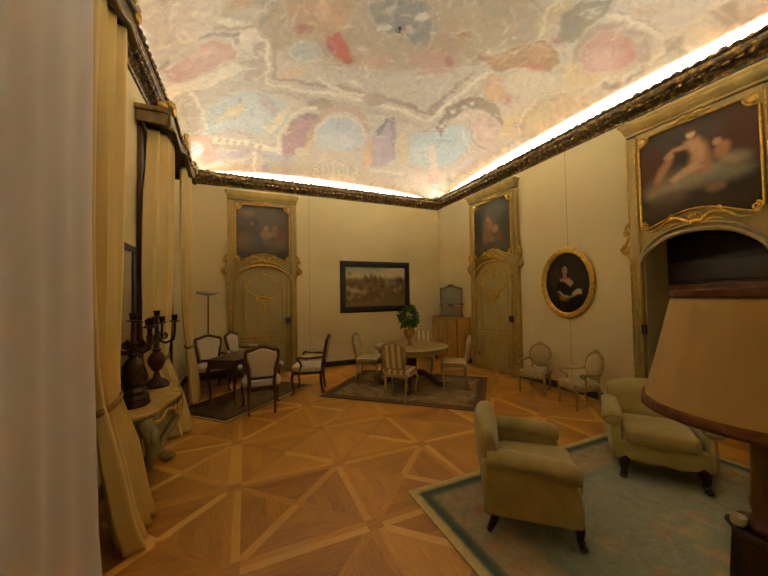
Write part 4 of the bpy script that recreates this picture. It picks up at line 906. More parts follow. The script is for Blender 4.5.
t = thing('dining_table', 'round marble topped dining table with dark carved pedestal on the brown rug', 'table', (TC[0],TC[1],RZ), 0)
obj('table_top', MB().lathe([(.0,.735),(.66,.735),(.70,.742),(.715,.755),(.71,.768),(.69,.772),(0,.772)], 48, caps=False), mat('pale_brown_marble', 'a08a5a', '84703f', 6, rough=.3, dist=2), t)
obj('apron', MB().lathe([(.60,.65),(.63,.655),(.63,.735),(.60,.735)], 40), CREAMWOOD, t)
obj('pedestal', MB().lathe([(.11,.16),(.15,.19),(.13,.23),(.07,.28),(.06,.33),(.10,.40),(.12,.47),(.09,.54),(.07,.58),(.14,.62),(.30,.652)], 24), WALNUT, t)
for k in range(4):
    a = PI/4+PI/2*k+.2; c, s = math.cos(a), math.sin(a)
    p = spline([(c*.06,s*.06,.24),(c*.2,s*.2,.26),(c*.36,s*.36,.16),(c*.50,s*.50,.07),(c*.58,s*.58,.05)], 5)
    m = MB().tube(p, [.055-.022*i/(len(p)-1) for i in range(len(p))], 8, sc=(1.2,.8)); m.ell((c*.58,s*.58,.04), (.10,.10,.08))
    obj('foot', m, WALNUT, t)

t = thing('potted_plant', 'leafy green plant in an ochre urn on the round dining table', 'plant', (2.92,5.475,RZ+.772), 0); t.scale = (.87, .87, 1)
obj('urn', MB().lathe([(.075,0),(.08,.015),(.05,.03),(.028,.06),(.03,.09),(.07,.13),(.105,.20),(.12,.27),(.125,.30),(.105,.31),(.10,.29),(.0,.285)], 24), TERRA, t)
m = MB()
for k in range(5):
    a = 2*PI*k/5; m.tube([(.01*math.cos(a),.01*math.sin(a),.28),(.05*math.cos(a),.05*math.sin(a),.40),(.12*math.cos(a),.12*math.sin(a),.56)], .006, 5)
obj('stems', m, WALNUT, t)
m = MB(); rl = random.Random(4)
for k in range(520):
    a, b = rl.uniform(0, 2*PI), math.asin(rl.uniform(-.85, 1)); r = .215*rl.uniform(.45, 1.0)*(1+.12*math.sin(3*a)*math.cos(2*b))
    c = Vector((r*math.cos(b)*math.cos(a), r*math.cos(b)*math.sin(a), .53+r*1.02*math.sin(b)))
    d = Vector((math.cos(a)*math.cos(b), math.sin(a)*math.cos(b), math.sin(b)-.5)).normalized(); l = rl.uniform(.055,.095)
    s = d.cross(Vector((rl.uniform(-1,1),rl.uniform(-1,1),1))).normalized()*l*.33; up = s.cross(d).normalized()*l*.12
    m.add([c, c+d*l*.45+s+up, c+d*l, c+d*l*.45-s+up, c+d*l*.5], [(0,4,1),(1,4,2),(2,4,3),(3,4,0)])
tag(obj('foliage', m, LEAF, t, smooth=False), kind='stuff')

# ================================================================== walnut armchairs and desk
def cartouche(w0, w1, z0, z1, n=8):
    p = spline([(-w0,0,z0),(-w0*1.02,0,z0+.12),(-w1,0,z1-.12),(-w1*.98,0,z1-.03),(-w1*.75,0,z1-.015),(-.08,0,z1+.015),(0,0,z1+.035),(.08,0,z1+.015),(w1*.75,0,z1-.015),(w1*.98,0,z1-.03),(w1,0,z1-.12),(w0*1.02,0,z0+.12),(w0,0,z0)], 4)
    return [(v.x, v.z) for v in p]
def walnut_armchair(loc, rz, label, grp):
    t = thing('armchair', label, 'armchair', loc, rz, grp)
    sh = .40
    for sx in (-1, 1):
        obj('leg', cabriole(sx*.255, .235, sh, sx*.6, .8, r=(.034,.024,.018,.015,.02)), WALNUT, t)
        p = spline([(sx*.188,-.23,sh),(sx*.186,-.235,.22),(sx*.18,-.27,.006)], 5)
        obj('leg', MB().tube(p, [.026-.010*i/(len(p)-1) for i in range(len(p))], 8), WALNUT, t)
    obj('seat_rail', MB().prism([(-.28,.25),(-.21,-.25),(.21,-.25),(.28,.25),(.14,.275),(-.14,.275)][::-1], (0,0,.355), (1,0,0), (0,1,0), (0,0,.065)), WALNUT, t, bev=.014)
    obj('seat', MB().pad((0,.015,.455), (.57,.53,.13), .5, .35, 28, 10), CREAMFAB, t)
    ol = cartouche(.175, .222, .43, .985)
    fr = MB().tube(tilt(ol, -.245, .43, .20), .026, 8)
    fr.tube([(-.175,-.262,.545),(.175,-.262,.545)], .020, 8)
    for s in (-1,1): fr.tube(tilt([(s*.175,.45),(s*.185,.38)], -.24, .43, .1), .026, 8)
    for x in (-.05, 0, .05): fr.ell((x,-.36,1.01+.012*(x == 0)), (.06,.035,.045), 8, 4)
    obj('back_frame', fr, WALNUT, t)
    il = cartouche(.157, .200, .56, .955)
    o = obj('backrest', MB().prism(il, (0,-.275+.20*.43,0), (1,0,0), (0,-.20,1), (0,.06,0)), CREAMFAB, t, bev=.018, bseg=3)
    for s in (-1, 1):
        p = spline([(s*.205,-.29,.66),(s*.27,-.16,.655),(s*.31,.02,.66),(s*.315,.13,.665),(s*.30,.165,.64),(s*.285,.13,.60),(s*.27,.10,.53),(s*.265,.13,.43)], 5)
        a = obj('arm', MB().tube(p, .021, 8), WALNUT, t)
        obj('arm_pad', MB().pad((s*.30,-.02,.69), (.065,.23,.05), .7, .6), CREAMFAB, a)
    return t
G = 'cream and walnut armchairs around the writing desk'
ac = walnut_armchair((.22,5.33,RZ), face(.0,1), 'cream and walnut armchair with its back turned in front of the writing desk', G)
dup(ac, (1.08,5.98,RZ), face(-.94,.34), 'cream and walnut armchair seen from its side, standing apart from the writing desk')
dup(ac, (-.60,6.88,0), face(.25,-.97), 'cream and walnut armchair behind the writing desk beside the drawn window curtain')
dup(ac, (.02,7.38,RZ), face(.88,-.47), 'cream and walnut armchair behind the writing desk before the olive door')

t = thing('writing_desk', 'small dark wooden writing desk standing between the cream armchairs', 'desk', (-.12,6.26,RZ), math.atan2(.86,.51))
L2, W2, HT2 = .50, .26, .715
obj('desk_top', MB().box((0,0,HT2), (2*L2+.06,2*W2+.05,.028)), mat('brown_leather_top', '4a2c14', '38200e', 5, rough=.35), t, bev=.010)
obj('apron', MB().prism([(-L2,.0),(-L2,-.12),(-L2+.15,-.10),(-.12,-.07),(0,-.095),(.12,-.07),(L2-.15,-.10),(L2,-.12),(L2,0)], (0,-W2+.02,HT2-.014), (1,0,0), (0,0,1), (0,2*W2-.04,0)), WALNUT, t, bev=.006)
d = obj('drawer', MB().box((0,-W2+.01,HT2-.055), (.42,.03,.06)), WALNUT, t, bev=.006)
obj('knob', MB().ell((0,-W2-.015,HT2-.055), (.03,.03,.03)), GOLDB, d)
for sx in (-1,1):
    for sy in (-1,1): obj('leg', cabriole(sx*(L2-.04), sy*(W2-.05), HT2-.03, sx, sy, r=(.036,.026,.018,.015,.022), k=.04), WALNUT, t)
t = thing('ashtray', 'small pale dish on the writing desk', 'dish', (-.20,6.62,RZ+.729), 0)
obj('bowl', MB().lathe([(.03,0),(.055,.01),(.07,.045),(.062,.046),(.045,.018),(0,.015)], 18), WHITEP, t)

# torchiere
t = thing('floor_lamp', 'slim torchiere floor lamp with pale dish shade in the far corner by the curtain', 'lamp', (-.70,7.38,0), 0)
obj('base', MB().lathe([(.14,0),(.145,.015),(.12,.03),(.03,.045),(.014,.06)], 28), mat('pale_metal', 'b0a080', rough=.4, metal=.3), t)
obj('pole', MB().lathe([(.014,.05),(.014,1.0),(.018,1.01),(.014,1.02),(.012,1.80),(.03,1.82)], 12), mat('aged_brass', '6b4a1e', '4f3514', 20, rough=.4, metal=.5), t)
obj('lamp_shade', MB().lathe([(.03,1.81),(.12,1.835),(.20,1.855),(.225,1.90),(.215,1.90),(.19,1.865),(.09,1.85),(0,1.84)], 32), mat('opal_glass', 'f2e8cc', rough=.4), t)

# wall sockets
t = thing('wall_socket', 'white wall socket low on the far wall beside the side-on armchair', 'socket', (1.99,YB,.31), PI)
obj('plate', MB().box((0,.008,0), (.13,.016,.085)), WHITEP, t, bev=.006); obj('plug', MB().box((-.02,.03,0), (.045,.05,.045)), WHITEP, t, bev=.01)

# ================================================================== cabinet and dressing mirror
CABX, CABY, CABZ = 5.205, 7.03, 1.17
t = thing('cabinet', 'honey coloured veneered cabinet standing against the side wall in the corner', 'cabinet', (CABX,CABY,0), PI/2)
def bow(x, d=.40, k=.06): return d + k*(1-(x/.56)**2)
outl = [(-.56,0),(.56,0)] + [(x, bow(x)) for x in np.linspace(.56, -.56, 13)]
obj('body', MB().prism(outl, (0,0,.12), (1,0,0), (0,1,0), (0,0,CABZ-.15)), MAPLE, t, bev=.006)
obj('top', MB().prism([(x*1.03, (y*1.05 if y > 0 else 0)) for x, y in outl], (0,0,CABZ-.03), (1,0,0), (0,1,0), (0,0,.03)), MAPLE, t, bev=.008)
for x0, x1 in ((-.54,-.01),(.01,.54)):
    xs = np.linspace(x0, x1, 7)
    d = obj('door', MB().prism([(x, bow(x)) for x in xs] + [(x, bow(x)+.016) for x in xs[::-1]], (0,0,.20), (1,0,0), (0,1,0), (0,0,CABZ-.30)), MAPLE, t, bev=.004)
    obj('handle', MB().tube([((x0+x1)/2+(.2 if x0 < 0 else -.2),bow(.05)+.02,.60),((x0+x1)/2+(.2 if x0 < 0 else -.2),bow(.05)+.02,.70)], .010, 6), GOLDB, d)
for x in (-.545,-.20,.20,.545): obj('inlay', MB().box((x,bow(x)+.009,.645), (.014,.022,CABZ-.30)), WALNUT, t)
for sx in (-1,1):
    for y in (.05,.36): obj('foot', MB().lathe([(.03,0),(.04,.04),(.05,.12)], 10, (sx*.48,y,0)), WALNUT, t)
t = thing('dressing_mirror', 'small framed dressing mirror in two panes on top of the honey coloured cabinet', 'mirror', (4.97,6.95,CABZ+.004), face(-.80,-.60)); t.scale = (1.05, 1, 1.12)
ol = [(-.27,.30),(-.27,.62),(-.22,.66),(-.10,.70),(0,.72),(.10,.70),(.22,.66),(.27,.62),(.27,.30)]
fr = MB().tube([(x,0,z) for x, z in ol], .022, 8, closed=True)
fr.tube([(-.24,0,.27),(-.26,0,.0)], .020, 8).tube([(.24,0,.27),(.26,0,.0)], .020, 8).tube([(-.26,0,.02),(.26,0,.02)], .018, 8)
for s in (-1,1): fr.tube([(s*.25,0,.02),(s*.29,.08,.012)], .016, 6); fr.tube([(s*.25,0,.02),(s*.29,-.08,.012)], .016, 6); fr.ell((s*.26,0,.66), (.07,.04,.05)); fr.ell((s*.28,0,.30), (.06,.04,.06))
fr.ell((0,0,.74), (.16,.04,.05)); fr.ell((0,.01,.27), (.14,.03,.06))
obj('frame', fr, WALNUT, t)
obj('glass', MB().prism([(x*.96, z) for x, z in ol], (0,-.008,0), (1,0,0), (0,0,1), (0,.012,0)), GREYMIRROR, t)
obj('lower_pane', MB().box((0,-.002,.145), (.48,.012,.235)), GREYMIRROR, t)

# ================================================================== oval back armchairs by the portrait
def oval_chair(loc, rz, label, grp):
    t = thing('oval_back_armchair', label, 'armchair', loc, rz, grp); t.scale = (.81, .81, .80); sh = .38
    for sx in (-1, 1):
        obj('leg', MB().lathe([(.014,0),(.018,.03),(.022,.25),(.030,.32),(.024,.34),(.034,.40)], 10, (sx*.255,.23,0)), IVORYWOOD, t)
        p = [(sx*.21,-.23,sh+.02),(sx*.205,-.25,.2),(sx*.195,-.29,.006)]
        obj('leg', MB().tube(p, [.026,.022,.016], 8), IVORYWOOD, t)
    obj('seat_rail', MB().prism([(-.285,.25),(-.235,-.25),(.235,-.25),(.285,.25),(.14,.285),(-.14,.285)][::-1], (0,0,.345), (1,0,0), (0,1,0), (0,0,.065)), IVORYWOOD, t, bev=.014)
    obj('seat', MB().pad((0,.015,.44), (.57,.54,.12), .5, .38, 28, 10), OVALFAB, t)
    k = .20; cz, rx, rz_ = .765, .225, .245
    def bk(x, z, y=0): return (x, -.262-(z-.5)*k+y, z)
    fr = MB().tube([bk(rx*math.cos(a), cz+rz_*math.sin(a)) for a in np.linspace(0, 2*PI, 33)[:-1]], .023, 8, closed=True)
    for s in (-1, 1): fr.tube([bk(s*.205,.40,.015), bk(s*.17,.50), bk(s*.14,.575)], .022, 8)
    fr.ell(bk(0,cz+rz_+.03), (.12,.04,.06)); fr.ell(bk(.05,cz+rz_+.015), (.07,.035,.04)); fr.ell(bk(-.05,cz+rz_+.015), (.07,.035,.04))
    obj('back_frame', fr, IVORYWOOD, t)
    b = obj('backrest',
        MB().lathe([(0,-.035),(.6,-.033),(.88,-.022),(.96,0),(.88,.022),(.6,.036),(0,.04)], 32, caps=False), OVALFAB, t)
    b.location = (0, -.262-(cz-.5)*k, cz); b.scale = (rx-.005, rz_-.005, 1); b.rotation_euler = (-PI/2+math.atan(k), 0, 0)
    for s in (-1, 1):
        p = spline([bk(s*.215,.69), (s*.265,-.16,.665), (s*.305,.02,.655), (s*.31,.16,.665), (s*.295,.17,.63), (s*.27,.06,.56), (s*.265,.08,.42)], 5)
        a = obj('arm', MB().tube(p, .020, 8), IVORYWOOD, t)
        obj('arm_pad', MB().pad((s*.298,-.01,.685), (.05,.18,.035), .7, .6), OVALFAB, a)
    return t
G = 'ivory armchairs under the oval portrait'
oc = oval_chair((4.73,4.13,0), face(-.93,-.36), 'ivory oval backed armchair against the wall beside the olive door', G)
dup(oc, (4.68,3.29,0), face(-.94,.34), 'ivory oval backed armchair turned sideways under the oval portrait', G)

# ================================================================== olive club armchairs on the blue green rug
def club_armchair(loc, rz, label, grp):
    t = thing('club_armchair', label, 'armchair', loc, rz, grp); t.scale = (.98, .86, .95)
    for sx in (-1, 1):
        obj('leg', MB().tube(spline([(sx*.27,.29,.20),(sx*.285,.315,.13),(sx*.285,.315,.06),(sx*.295,.335,.034)], 4), [.042,.043,.044,.042,.040,.036,.032,.030,.028,.028,.030,.030,.030], 8).ell((sx*.297,.335,.016), (.07,.07,.032)), DARKWOOD, t)
        obj('leg', MB().tube([(sx*.28,-.30,.20),(sx*.285,-.315,.10),(sx*.29,-.36,.012)], [.042,.034,.022], 8), DARKWOOD, t)
    fp = [(-.36,.16),(-.36,.36),(.36,.36),(.36,.16),(.25,.175),(.12,.15),(0,.165),(-.12,.15),(-.25,.175)]
    obj('base', MB().prism(fp, (0,-.33,0), (1,0,0), (0,0,1), (0,.66,0)), VELVET, t, bev=.025, bseg=3)
    sc = obj('seat_cushion', MB().pad((0,.05,.40), (.56,.66,.16), .42, .28, 32, 12), VELVET, t)
    obj('piping', MB().tube([(.27*math.copysign(abs(math.cos(a))**.3, math.cos(a)), .05+.325*math.copysign(abs(math.sin(a))**.3, math.sin(a)), .40) for a in np.linspace(0, 2*PI, 41)[:-1]], .008, 6, closed=True), VELVET, sc)
    def bp(u, v):                                              # back: thick curved slab with an arched top
        a = 2*PI*v; x = (u-.5)*2
        w = .355*x; top = .83 - .055*abs(x)**3
        cy, cz = math.cos(a), math.sin(a)
        th = .085*(1-.35*abs(x)**6)
        z = .20 + (top-.20)*(.5+.5*math.copysign(abs(cz)**.55, cz))
        y = -.33 - .08*(z-.20)/.63 + th*math.copysign(abs(cy)**.6, cy) + .05*x*x + .03*(cy > 0)*(1-x*x)*math.sin(PI*min(1,max(0,(z-.4)/.43)))
        return (w*(1-.04*(z-.5)), y, z)
    b = MB().grid(bp, 20, 28); n = 21
    for j0 in (0, 20): b.f.append(tuple(j*n+j0 for j in range(28))[::(1 if j0 == 0 else -1)])
    obj('backrest', b, VELVET, t, ang=70)
    for s in (-1, 1):
        sp = [(-.40,.17),(.33,.17),(.335,.30),(.30,.48),(.26,.57),(-.30,.60),(-.40,.58)]
        a = obj('arm_panel', MB().prism(sp, (s*.335-.04,0,0), (0,1,0), (0,0,1), (.08,0,0)), VELVET, t, bev=.03, bseg=3)
        p = spline([(s*.335,-.36,.585),(s*.34,-.15,.585),(s*.35,.08,.570),(s*.36,.25,.550),(s*.36,.30,.530)], 5)
        r = [.062,.066,.068,.07,.071,.072,.073,.074,.075,.076,.077,.078,.078,.079,.079,.079,.079,.078,.076,.072,.06]
        obj('armrest', MB().tube(p, r[:len(p)], 14, sc=(.85,1.12)).ell((s*.36,.303,.530), (.135,.05,.105), 14, 8), VELVET, t)
    return t
G = 'olive velvet club armchairs on the blue green rug'
cc = club_armchair((2.03,1.86,RZ), face(1,-.88), 'olive velvet club armchair seen from its side at the corner of the blue green rug', G)
dup(cc, (3.62,1.80,RZ), face(-.80,-.60), 'olive velvet club armchair facing the room below the tan lampshade')
dup(cc, (4.58,.94,RZ), face(-.97,.25), 'olive velvet club armchair mostly hidden behind the tan lampshade')

# ================================================================== curtains
def curtain(name, label, cat, keys, folds, material, group=None, ret=0.0, nz=90, nu=140, ph=0.0, pw=.8, yw=.03):
    """keys: (z, y_centre, half_width, x_centre, fold_depth) from the floor up"""
    K = np.array(keys, float)
    def fn(u, v):
        z = K[0,0] + (K[-1,0]-K[0,0])*v; yc, hw, xc, am = (np.interp(z, K[:,0], K[:,i]) for i in (1,2,3,4))
        s = 2*u-1; w = math.sin(folds*PI*u+ph+.5*math.sin(3*s+z*.5)); w = math.copysign(abs(w)**pw, w)
        jit = .25*math.sin(7.3*u+2.1*z)+.2*math.sin(13.1*u-1.3*z)
        return (xc + am*(w+.5*jit) - ret*max(0,-s)**2, yc + hw*(s+yw*math.sin(folds*2*PI*u+1)), z)
    return fn, MB().grid(fn, nu, nz)
def hang(name, label, cat, keys, folds, material, group=None, tie=None, **k):
    t = thing(name, label, cat, (0,0,0), 0, group)
    fn, m = curtain(name, label, cat, keys, folds, material, **k)
    obj('cloth', m, material, t, solid=.006, ang=180)
    if tie:
        z = tie; K = np.array(keys, float); yc, hw, xc, am = (np.interp(z, K[:,0], K[:,i]) for i in (1,2,3,4))
        pts = [(xc+(am+.02)*math.cos(a), yc+(hw+.012)*math.sin(a), z+.02*math.sin(a)) for a in np.linspace(0, 2*PI, 25)[:-1]]
        obj('tieback', MB().tube(pts, .016, 8, closed=True, sc=(1.5,.7), up=(0,0,1)), CORDG, t)
    return t
def sheer_mat():
    m, b, t = base_mat('white_sheer', .9, 0, .1)
    b.inputs['Base Color'].default_value = c4('dad3cd'); tr = t.new('ShaderNodeBsdfTranslucent'); tr.inputs[0].default_value = c4('dad3cd')
    mx = t.new('ShaderNodeMixShader'); mx.inputs[0].default_value = .12; o = m.node_tree.nodes['Material Output']
    t.l.new(b.outputs[0], mx.inputs[1]); t.l.new(tr.outputs[0], mx.inputs[2]); t.l.new(mx.outputs[0], o.inputs[0]); return m
SHEER = sheer_mat()
hang('sheer_curtain', 'large white sheer curtain hanging to the floor beside a tied yellow curtain', 'curtain',
     [(.015,1.57,.85,-.78,.026),(.4,1.56,.84,-.80,.024),(2.2,1.53,.74,-.80,.024),(3.82,1.55,.74,-.82,.022)], 13, SHEER, nu=200, pw=1.0, yw=0)
hang('silk_curtain', 'yellow silk curtain tied low beside the white sheer', 'curtain',
     [(.02,2.91,.24,-.74,.09),(.25,2.86,.24,-.78,.08),(.65,2.82,.24,-.82,.065),(1.0,2.77,.18,-.87,.045),(1.06,2.77,.175,-.88,.04),(1.25,2.75,.21,-.89,.045),(2.0,2.73,.29,-.89,.05),(3.0,2.71,.30,-.89,.05),(3.82,2.72,.27,-.89,.05)], 7, SILK, 'tied yellow curtains', tie=1.03)
hang('sheer_curtain', 'narrow white sheer strip between the tied yellow curtains of the far window', 'curtain',
     [(.02,5.36,.36,-1.09,.015),(3.82,5.36,.36,-1.09,.015)], 15, SHEER, pw=1.0, yw=0)
hang('silk_curtain', 'yellow silk curtain hanging behind the bronze candelabra', 'curtain',
     [(.02,4.86,.17,-.72,.07),(.5,4.82,.16,-.82,.06),(1.0,4.74,.13,-.95,.045),(1.06,4.74,.13,-.95,.04),(1.3,4.73,.20,-.93,.045),(2.0,4.74,.27,-.92,.05),(3.0,4.73,.25,-.92,.05),(3.82,4.76,.16,-.92,.05)], 7, SILK, 'tied yellow curtains', tie=1.03, ret=.15)
hang('silk_curtain', 'yellow silk curtain at the far side of the far window', 'curtain',
     [(.02,6.28,.24,-.80,.07),(.4,6.26,.22,-.82,.06),(.9,6.18,.14,-.86,.045),(1.0,6.17,.12,-.86,.04),(1.3,6.12,.20,-.88,.045),(2.0,6.05,.30,-.89,.05),(3.0,6.02,.30,-.90,.05),(3.82,6.02,.26,-.90,.05)], 7, SILK, 'tied yellow curtains', tie=.97)

def pelmet(label, yc):
    t = thing('window_pelmet', label, 'pelmet', (XL,yc,-.09), -PI/2)         # local +y into the room, local x = -world y
    W, D = .99, .36
    def top(x):
        u = abs(x)/W
        return 4.10 + .10*math.exp(-(u/.16)**2) + .10*max(0,(u-.80)/.2)**1.5 - .05*math.sin(PI*min(u/.8,1))
    def low(x):
        u = abs(x)/W
        return 3.90 + .06*math.cos(u*PI*2) - .10*max(0,(u-.8)/.2)
    xs = np.linspace(-W, W, 41)
    poly = [(x, low(x)) for x in xs] + [(x, top(x)) for x in xs[::-1]]
    obj('front_board', MB().prism(poly, (0,D-.04,0), (1,0,0), (0,0,1), (0,.04,0)), PELMET, t, bev=.008)
    for s in (-1, 1): obj('side_board', MB().box((s*(W-.02),D/2-.02,4.00), (.04,D-.05,.17)).box((s*(W-.005),D/2,4.08), (.07,D,.06)), PELMET, t, bev=.006)
    obj('top_board', MB().box((0,D/2,4.03), (2*W-.08,D-.04,.03)), PELMET, t)
    m = MB().tube([(x, D+.01, top(x)-.012) for x in xs], .028, 8)
    m.tube([(x, D+.005, low(x)+.014) for x in xs], .018, 8)
    obj('moulding', m, PELMET, t)
    for s in (-1, 1):
        o = MB()
        o.ell((s*(W-.03),D-.01,4.17), (.14,.10,.12)); o.ell((s*(W-.10),D,4.20), (.10,.08,.09)); o.ell((s*(W+.01),D-.08,4.15), (.07,.12,.08)); o.ell((s*(W-.04),D+.02,4.10), (.10,.06,.12))
        obj('corner_ornament', o, GOLD, t); o = MB()
        scroll(o, (s*.55,D+.02,4.05), .05, s, tr=.02)
        o.tube(spline([(s*.12,D+.02,4.02),(s*.24,D+.03,4.05),(s*.36,D+.02,4.01),(s*.52,D+.02,4.06)]), .018, 6)
        obj('scroll_ornament', o, GOLD, t)
    o = MB().ell((0,D+.01,4.19), (.20,.08,.13)); o.ell((0,D+.02,4.26), (.10,.06,.08)); o.ell((0,D+.03,4.11), (.12,.05,.16))
    for s in (-1, 1): scroll(o, (s*.14,D+.02,4.17), .05, s, tr=.02)
    obj('centre_crest', o, GOLD, t)
    return t
pelmet('carved brown wooden pelmet above the white sheer curtain', 2.11)
pelmet('carved gilt pelmet over the far window with its tied yellow curtains', 5.43)

# ================================================================== console table with candelabra, wall mirror
t = thing('console_table', 'marble topped console table with painted carved legs between the windows', 'console table', (XL+.005, 3.70, 0), -PI/2)
def serp(x, w, d):
    u = x/w; return d*(1-.35*abs(u)**5) + .035*math.cos(u*PI*2)*(1-abs(u)**4) - .02
CW, CD, CZ = .63, .56, .815
xs = np.linspace(-CW, CW, 33)
obj('marble_top', MB().prism([(-CW,0)] + [(x, serp(x,CW,CD)) for x in xs] + [(CW,0)], (0,0,CZ-.035), (1,0,0), (0,1,0), (0,0,.035)), MARBLE, t, bev=.010, bseg=3)
xs2 = xs*.94
ap = MB()
def apf(u, v):
    x = (u*2-1)*CW*.94; zl = .56 + .07*math.cos(u*2*PI*2)-.05*math.exp(-((u-.5)/.09)**2)
    return (x, serp(x/.94,CW,CD)-.05-.02*v, CZ-.035+(zl-CZ+.035)*v)
ap.grid(apf, 40, 6); o = obj('apron', ap, STONEPAINT, t, solid=.03)
ap2 = MB().box((-CW*.94,.18,.70), (.03,.34,.15)).box((CW*.94,.18,.70), (.03,.34,.15)); obj('side_apron', ap2, STONEPAINT, t, bev=.006)
for s in (-1, 1):
    o = MB(); scroll(o, (s*.13,CD-.01,.69), .045, s, tr=.018); o.tube(spline([(s*.12,CD-.015,.71),(s*.28,CD-.05,.74),(s*.42,CD-.07,.70),(s*.52,CD-.15,.72)]), .014, 6)
    obj('garland', o, GOLD, t)
obj('shell', MB().ell((0,CD,.66), (.14,.05,.13)), GOLD, t)
for s in (-1, 1):
    p = spline([(s*.52,CD-.16,.74),(s*.55,CD-.10,.60),(s*.50,CD-.12,.42),(s*.40,CD-.22,.24),(s*.38,CD-.24,.12),(s*.44,CD-.18,.03)], 6)
    m = MB().tube(p, [float(np.interp(i/(len(p)-1), [0,.25,.6,.9,1], [.06,.05,.034,.038,.045])) for i in range(len(p))], 10)
    m.ell((s*.45,CD-.16,.04), (.13,.12,.08)); scroll(m, (s*.56,CD-.08,.62), .055, s, tr=.022)
    obj('leg', m, STONEPAINT, t)
    obj('rear_leg', MB().box((s*.55,.06,.35), (.09,.08,.70)), STONEPAINT, t, bev=.008)
st_ = MB().tube(spline([(-.40,CD-.22,.13),(-.2,CD-.30,.16),(0,CD-.33,.20),(.2,CD-.30,.16),(.40,CD-.22,.13)]), .032, 8); st_.ell((0,CD-.33,.22), (.16,.12,.14))
obj('stretcher', st_, STONEPAINT, t)
def candelabrum(loc, rz, label, tall):
    t = thing('candelabrum', label, 'candelabrum', loc, rz, 'bronze candelabra on the console table')
    if tall:
        obj('base', MB().lathe([(.125,0),(.13,.02),(.115,.05),(.12,.07),(.10,.10),(.105,.13),(.085,.16),(.092,.19),(.08,.22)], 8), BRONZE, t, bev=.006)
        obj('stem', MB().lathe([(.08,.21),(.088,.26),(.072,.31),(.078,.35),(.05,.40),(.03,.42),(.045,.44),(.025,.47),(.02,.52),(.035,.54),(.018,.56),(.016,.68)], 20), BRONZE, t)
    else:
        obj('base', MB().lathe([(.115,0),(.12,.02),(.10,.04),(.09,.06),(.055,.08),(.035,.10),(.03,.13)], 24), BRONZE, t)
        obj('stem', MB().lathe([(.03,.12),(.022,.16),(.05,.185),(.055,.20),(.078,.25),(.082,.29),(.06,.34),(.03,.37),(.045,.39),(.025,.41),(.022,.50),(.04,.52),(.02,.54),(.018,.68)], 20), BRONZE, t)
    for k in range(5):
        if k == 4: c, s, r, top = 1, 0, 0, .73
        else: a = PI/4+PI/2*k; c, s, r, top = math.cos(a), math.sin(a), .165, .66+.02*(k % 2)
        m = MB()
        if r:
            m.tube(spline([(c*.02,s*.02,.50),(c*.08,s*.08,.46),(c*.15,s*.15,.50),(c*.165,s*.165,.58),(c*r,s*r,top)]), .012, 6)
            scroll(m, (c*.07,s*.07,.53), .035, 1, tr=.010); m.ell((c*.15,s*.15,.50), (.035,.035,.05))
        a_ = obj('arm', m if r else MB().tube([(0,0,.66),(0,0,top)], .014, 8), BRONZE, t)
        obj('candle_cup', MB().lathe([(.012,top-.01),(.05,top+.005),(.052,top+.012),(.02,top+.016),(.026,top+.03),(.03,top+.065),(.034,top+.075),(.022,top+.075),(.018,top+.03)], 14, (c*r,s*r,0)), BRONZE, a_)
    return t
candelabrum((-.90,3.42,CZ), .3, 'dark bronze five armed candelabrum on the console, nearest the tied curtain, on a tapering pedestal', True)
candelabrum((-.87,4.08,CZ), .7, 'dark bronze five armed candelabrum at the console end nearest the desk, with urn shaped stem', False)
t = thing('wall_mirror', 'tall framed mirror on the wall above the console table', 'mirror', (XL, 3.74, 1.66), -PI/2)
fr = MB()
for s in (-1,1): fr.box((s*.60,.02,0), (.07,.04,1.34))
for s in (-1,1): fr.box((0,.02,s*.64), (1.27,.04,.07))
obj('frame', fr, BLACKFRAME, t, bev=.008); obj('glass', MB().box((0,.012,0), (1.14,.012,1.22)), mat('pale_mirror', 'c0b292', 'ac9d7c', 2, rough=.2, metal=.3), t)

# ================================================================== pictures on the walls
px0, pz0 = 3.225, 2.005
t = thing('framed_painting', 'wide landscape painting of a battle on horseback in a black frame', 'painting', (px0, YB, pz0), PI)
W, H = 2.02, 1.35
fr = MB().sweep([(0,.0),(.05,.0),(.06,.02),(.03,.03),(.0,.06),(-.07,.05),(-.10,.02),(-.10,0)], [(-W/2+.06,0,-H/2+.06),(W/2-.06,0,-H/2+.06),(W/2-.06,0,H/2-.06),(-W/2+.06,0,H/2-.06)], up=(0,1,0))
obj('frame', fr, BLACKFRAME, t, ang=25)
sh = [('9a9c84',1,.10,[(-1,.7),(1,.7),(1,.30),(.3,.28),(-.4,.36),(-1,.38)]),('c8b488',.85,.10,[(-1,.36),(-.5,.40),(0,.36),(.3,.40),(.6,.52),(1,.58),(1,.22),(-1,.18)]),
      ('80826c',.9,.06,[(-.9,.6),(.2,.6),(.0,.48),(-.5,.52),(-.9,.5)]),('c4b080',.7,.05,[(.15,.42),(.6,.56),(.95,.52),(.95,.44),(.5,.44)]),('6a583a',1,.10,[(-1,.18),(-.6,.18),(-.3,.22),(-.1,.22),(.2,.17),(.5,.12),(.75,.18),(1,.16),(1,-.7),(-1,-.7)])]
r_ = random.Random(8)
for k in range(120):
    x = r_.uniform(-.9,.9); z = r_.gauss(-.10,.15)
    sh.append((r_.choice(['46361f','7a5e3a','8c6a44','564028','6c5232','9a8054','4c3a24','75492e']), .6, .035, ellp(x, z, r_.uniform(.02,.08), r_.uniform(.03,.09), r_.uniform(-30,30), 8)))
for x, z, c in ((-.30,.22,'54402a'),(-.14,.26,'5c4830'),(-.03,.22,'503c28'),(.12,.20,'5a4430'),(.62,.16,'44362a'),(.72,.18,'3e3020'),(-.58,.14,'7a4c30')): sh.append((c, .85, .04, ellp(x, z, .05, .10, 12)))
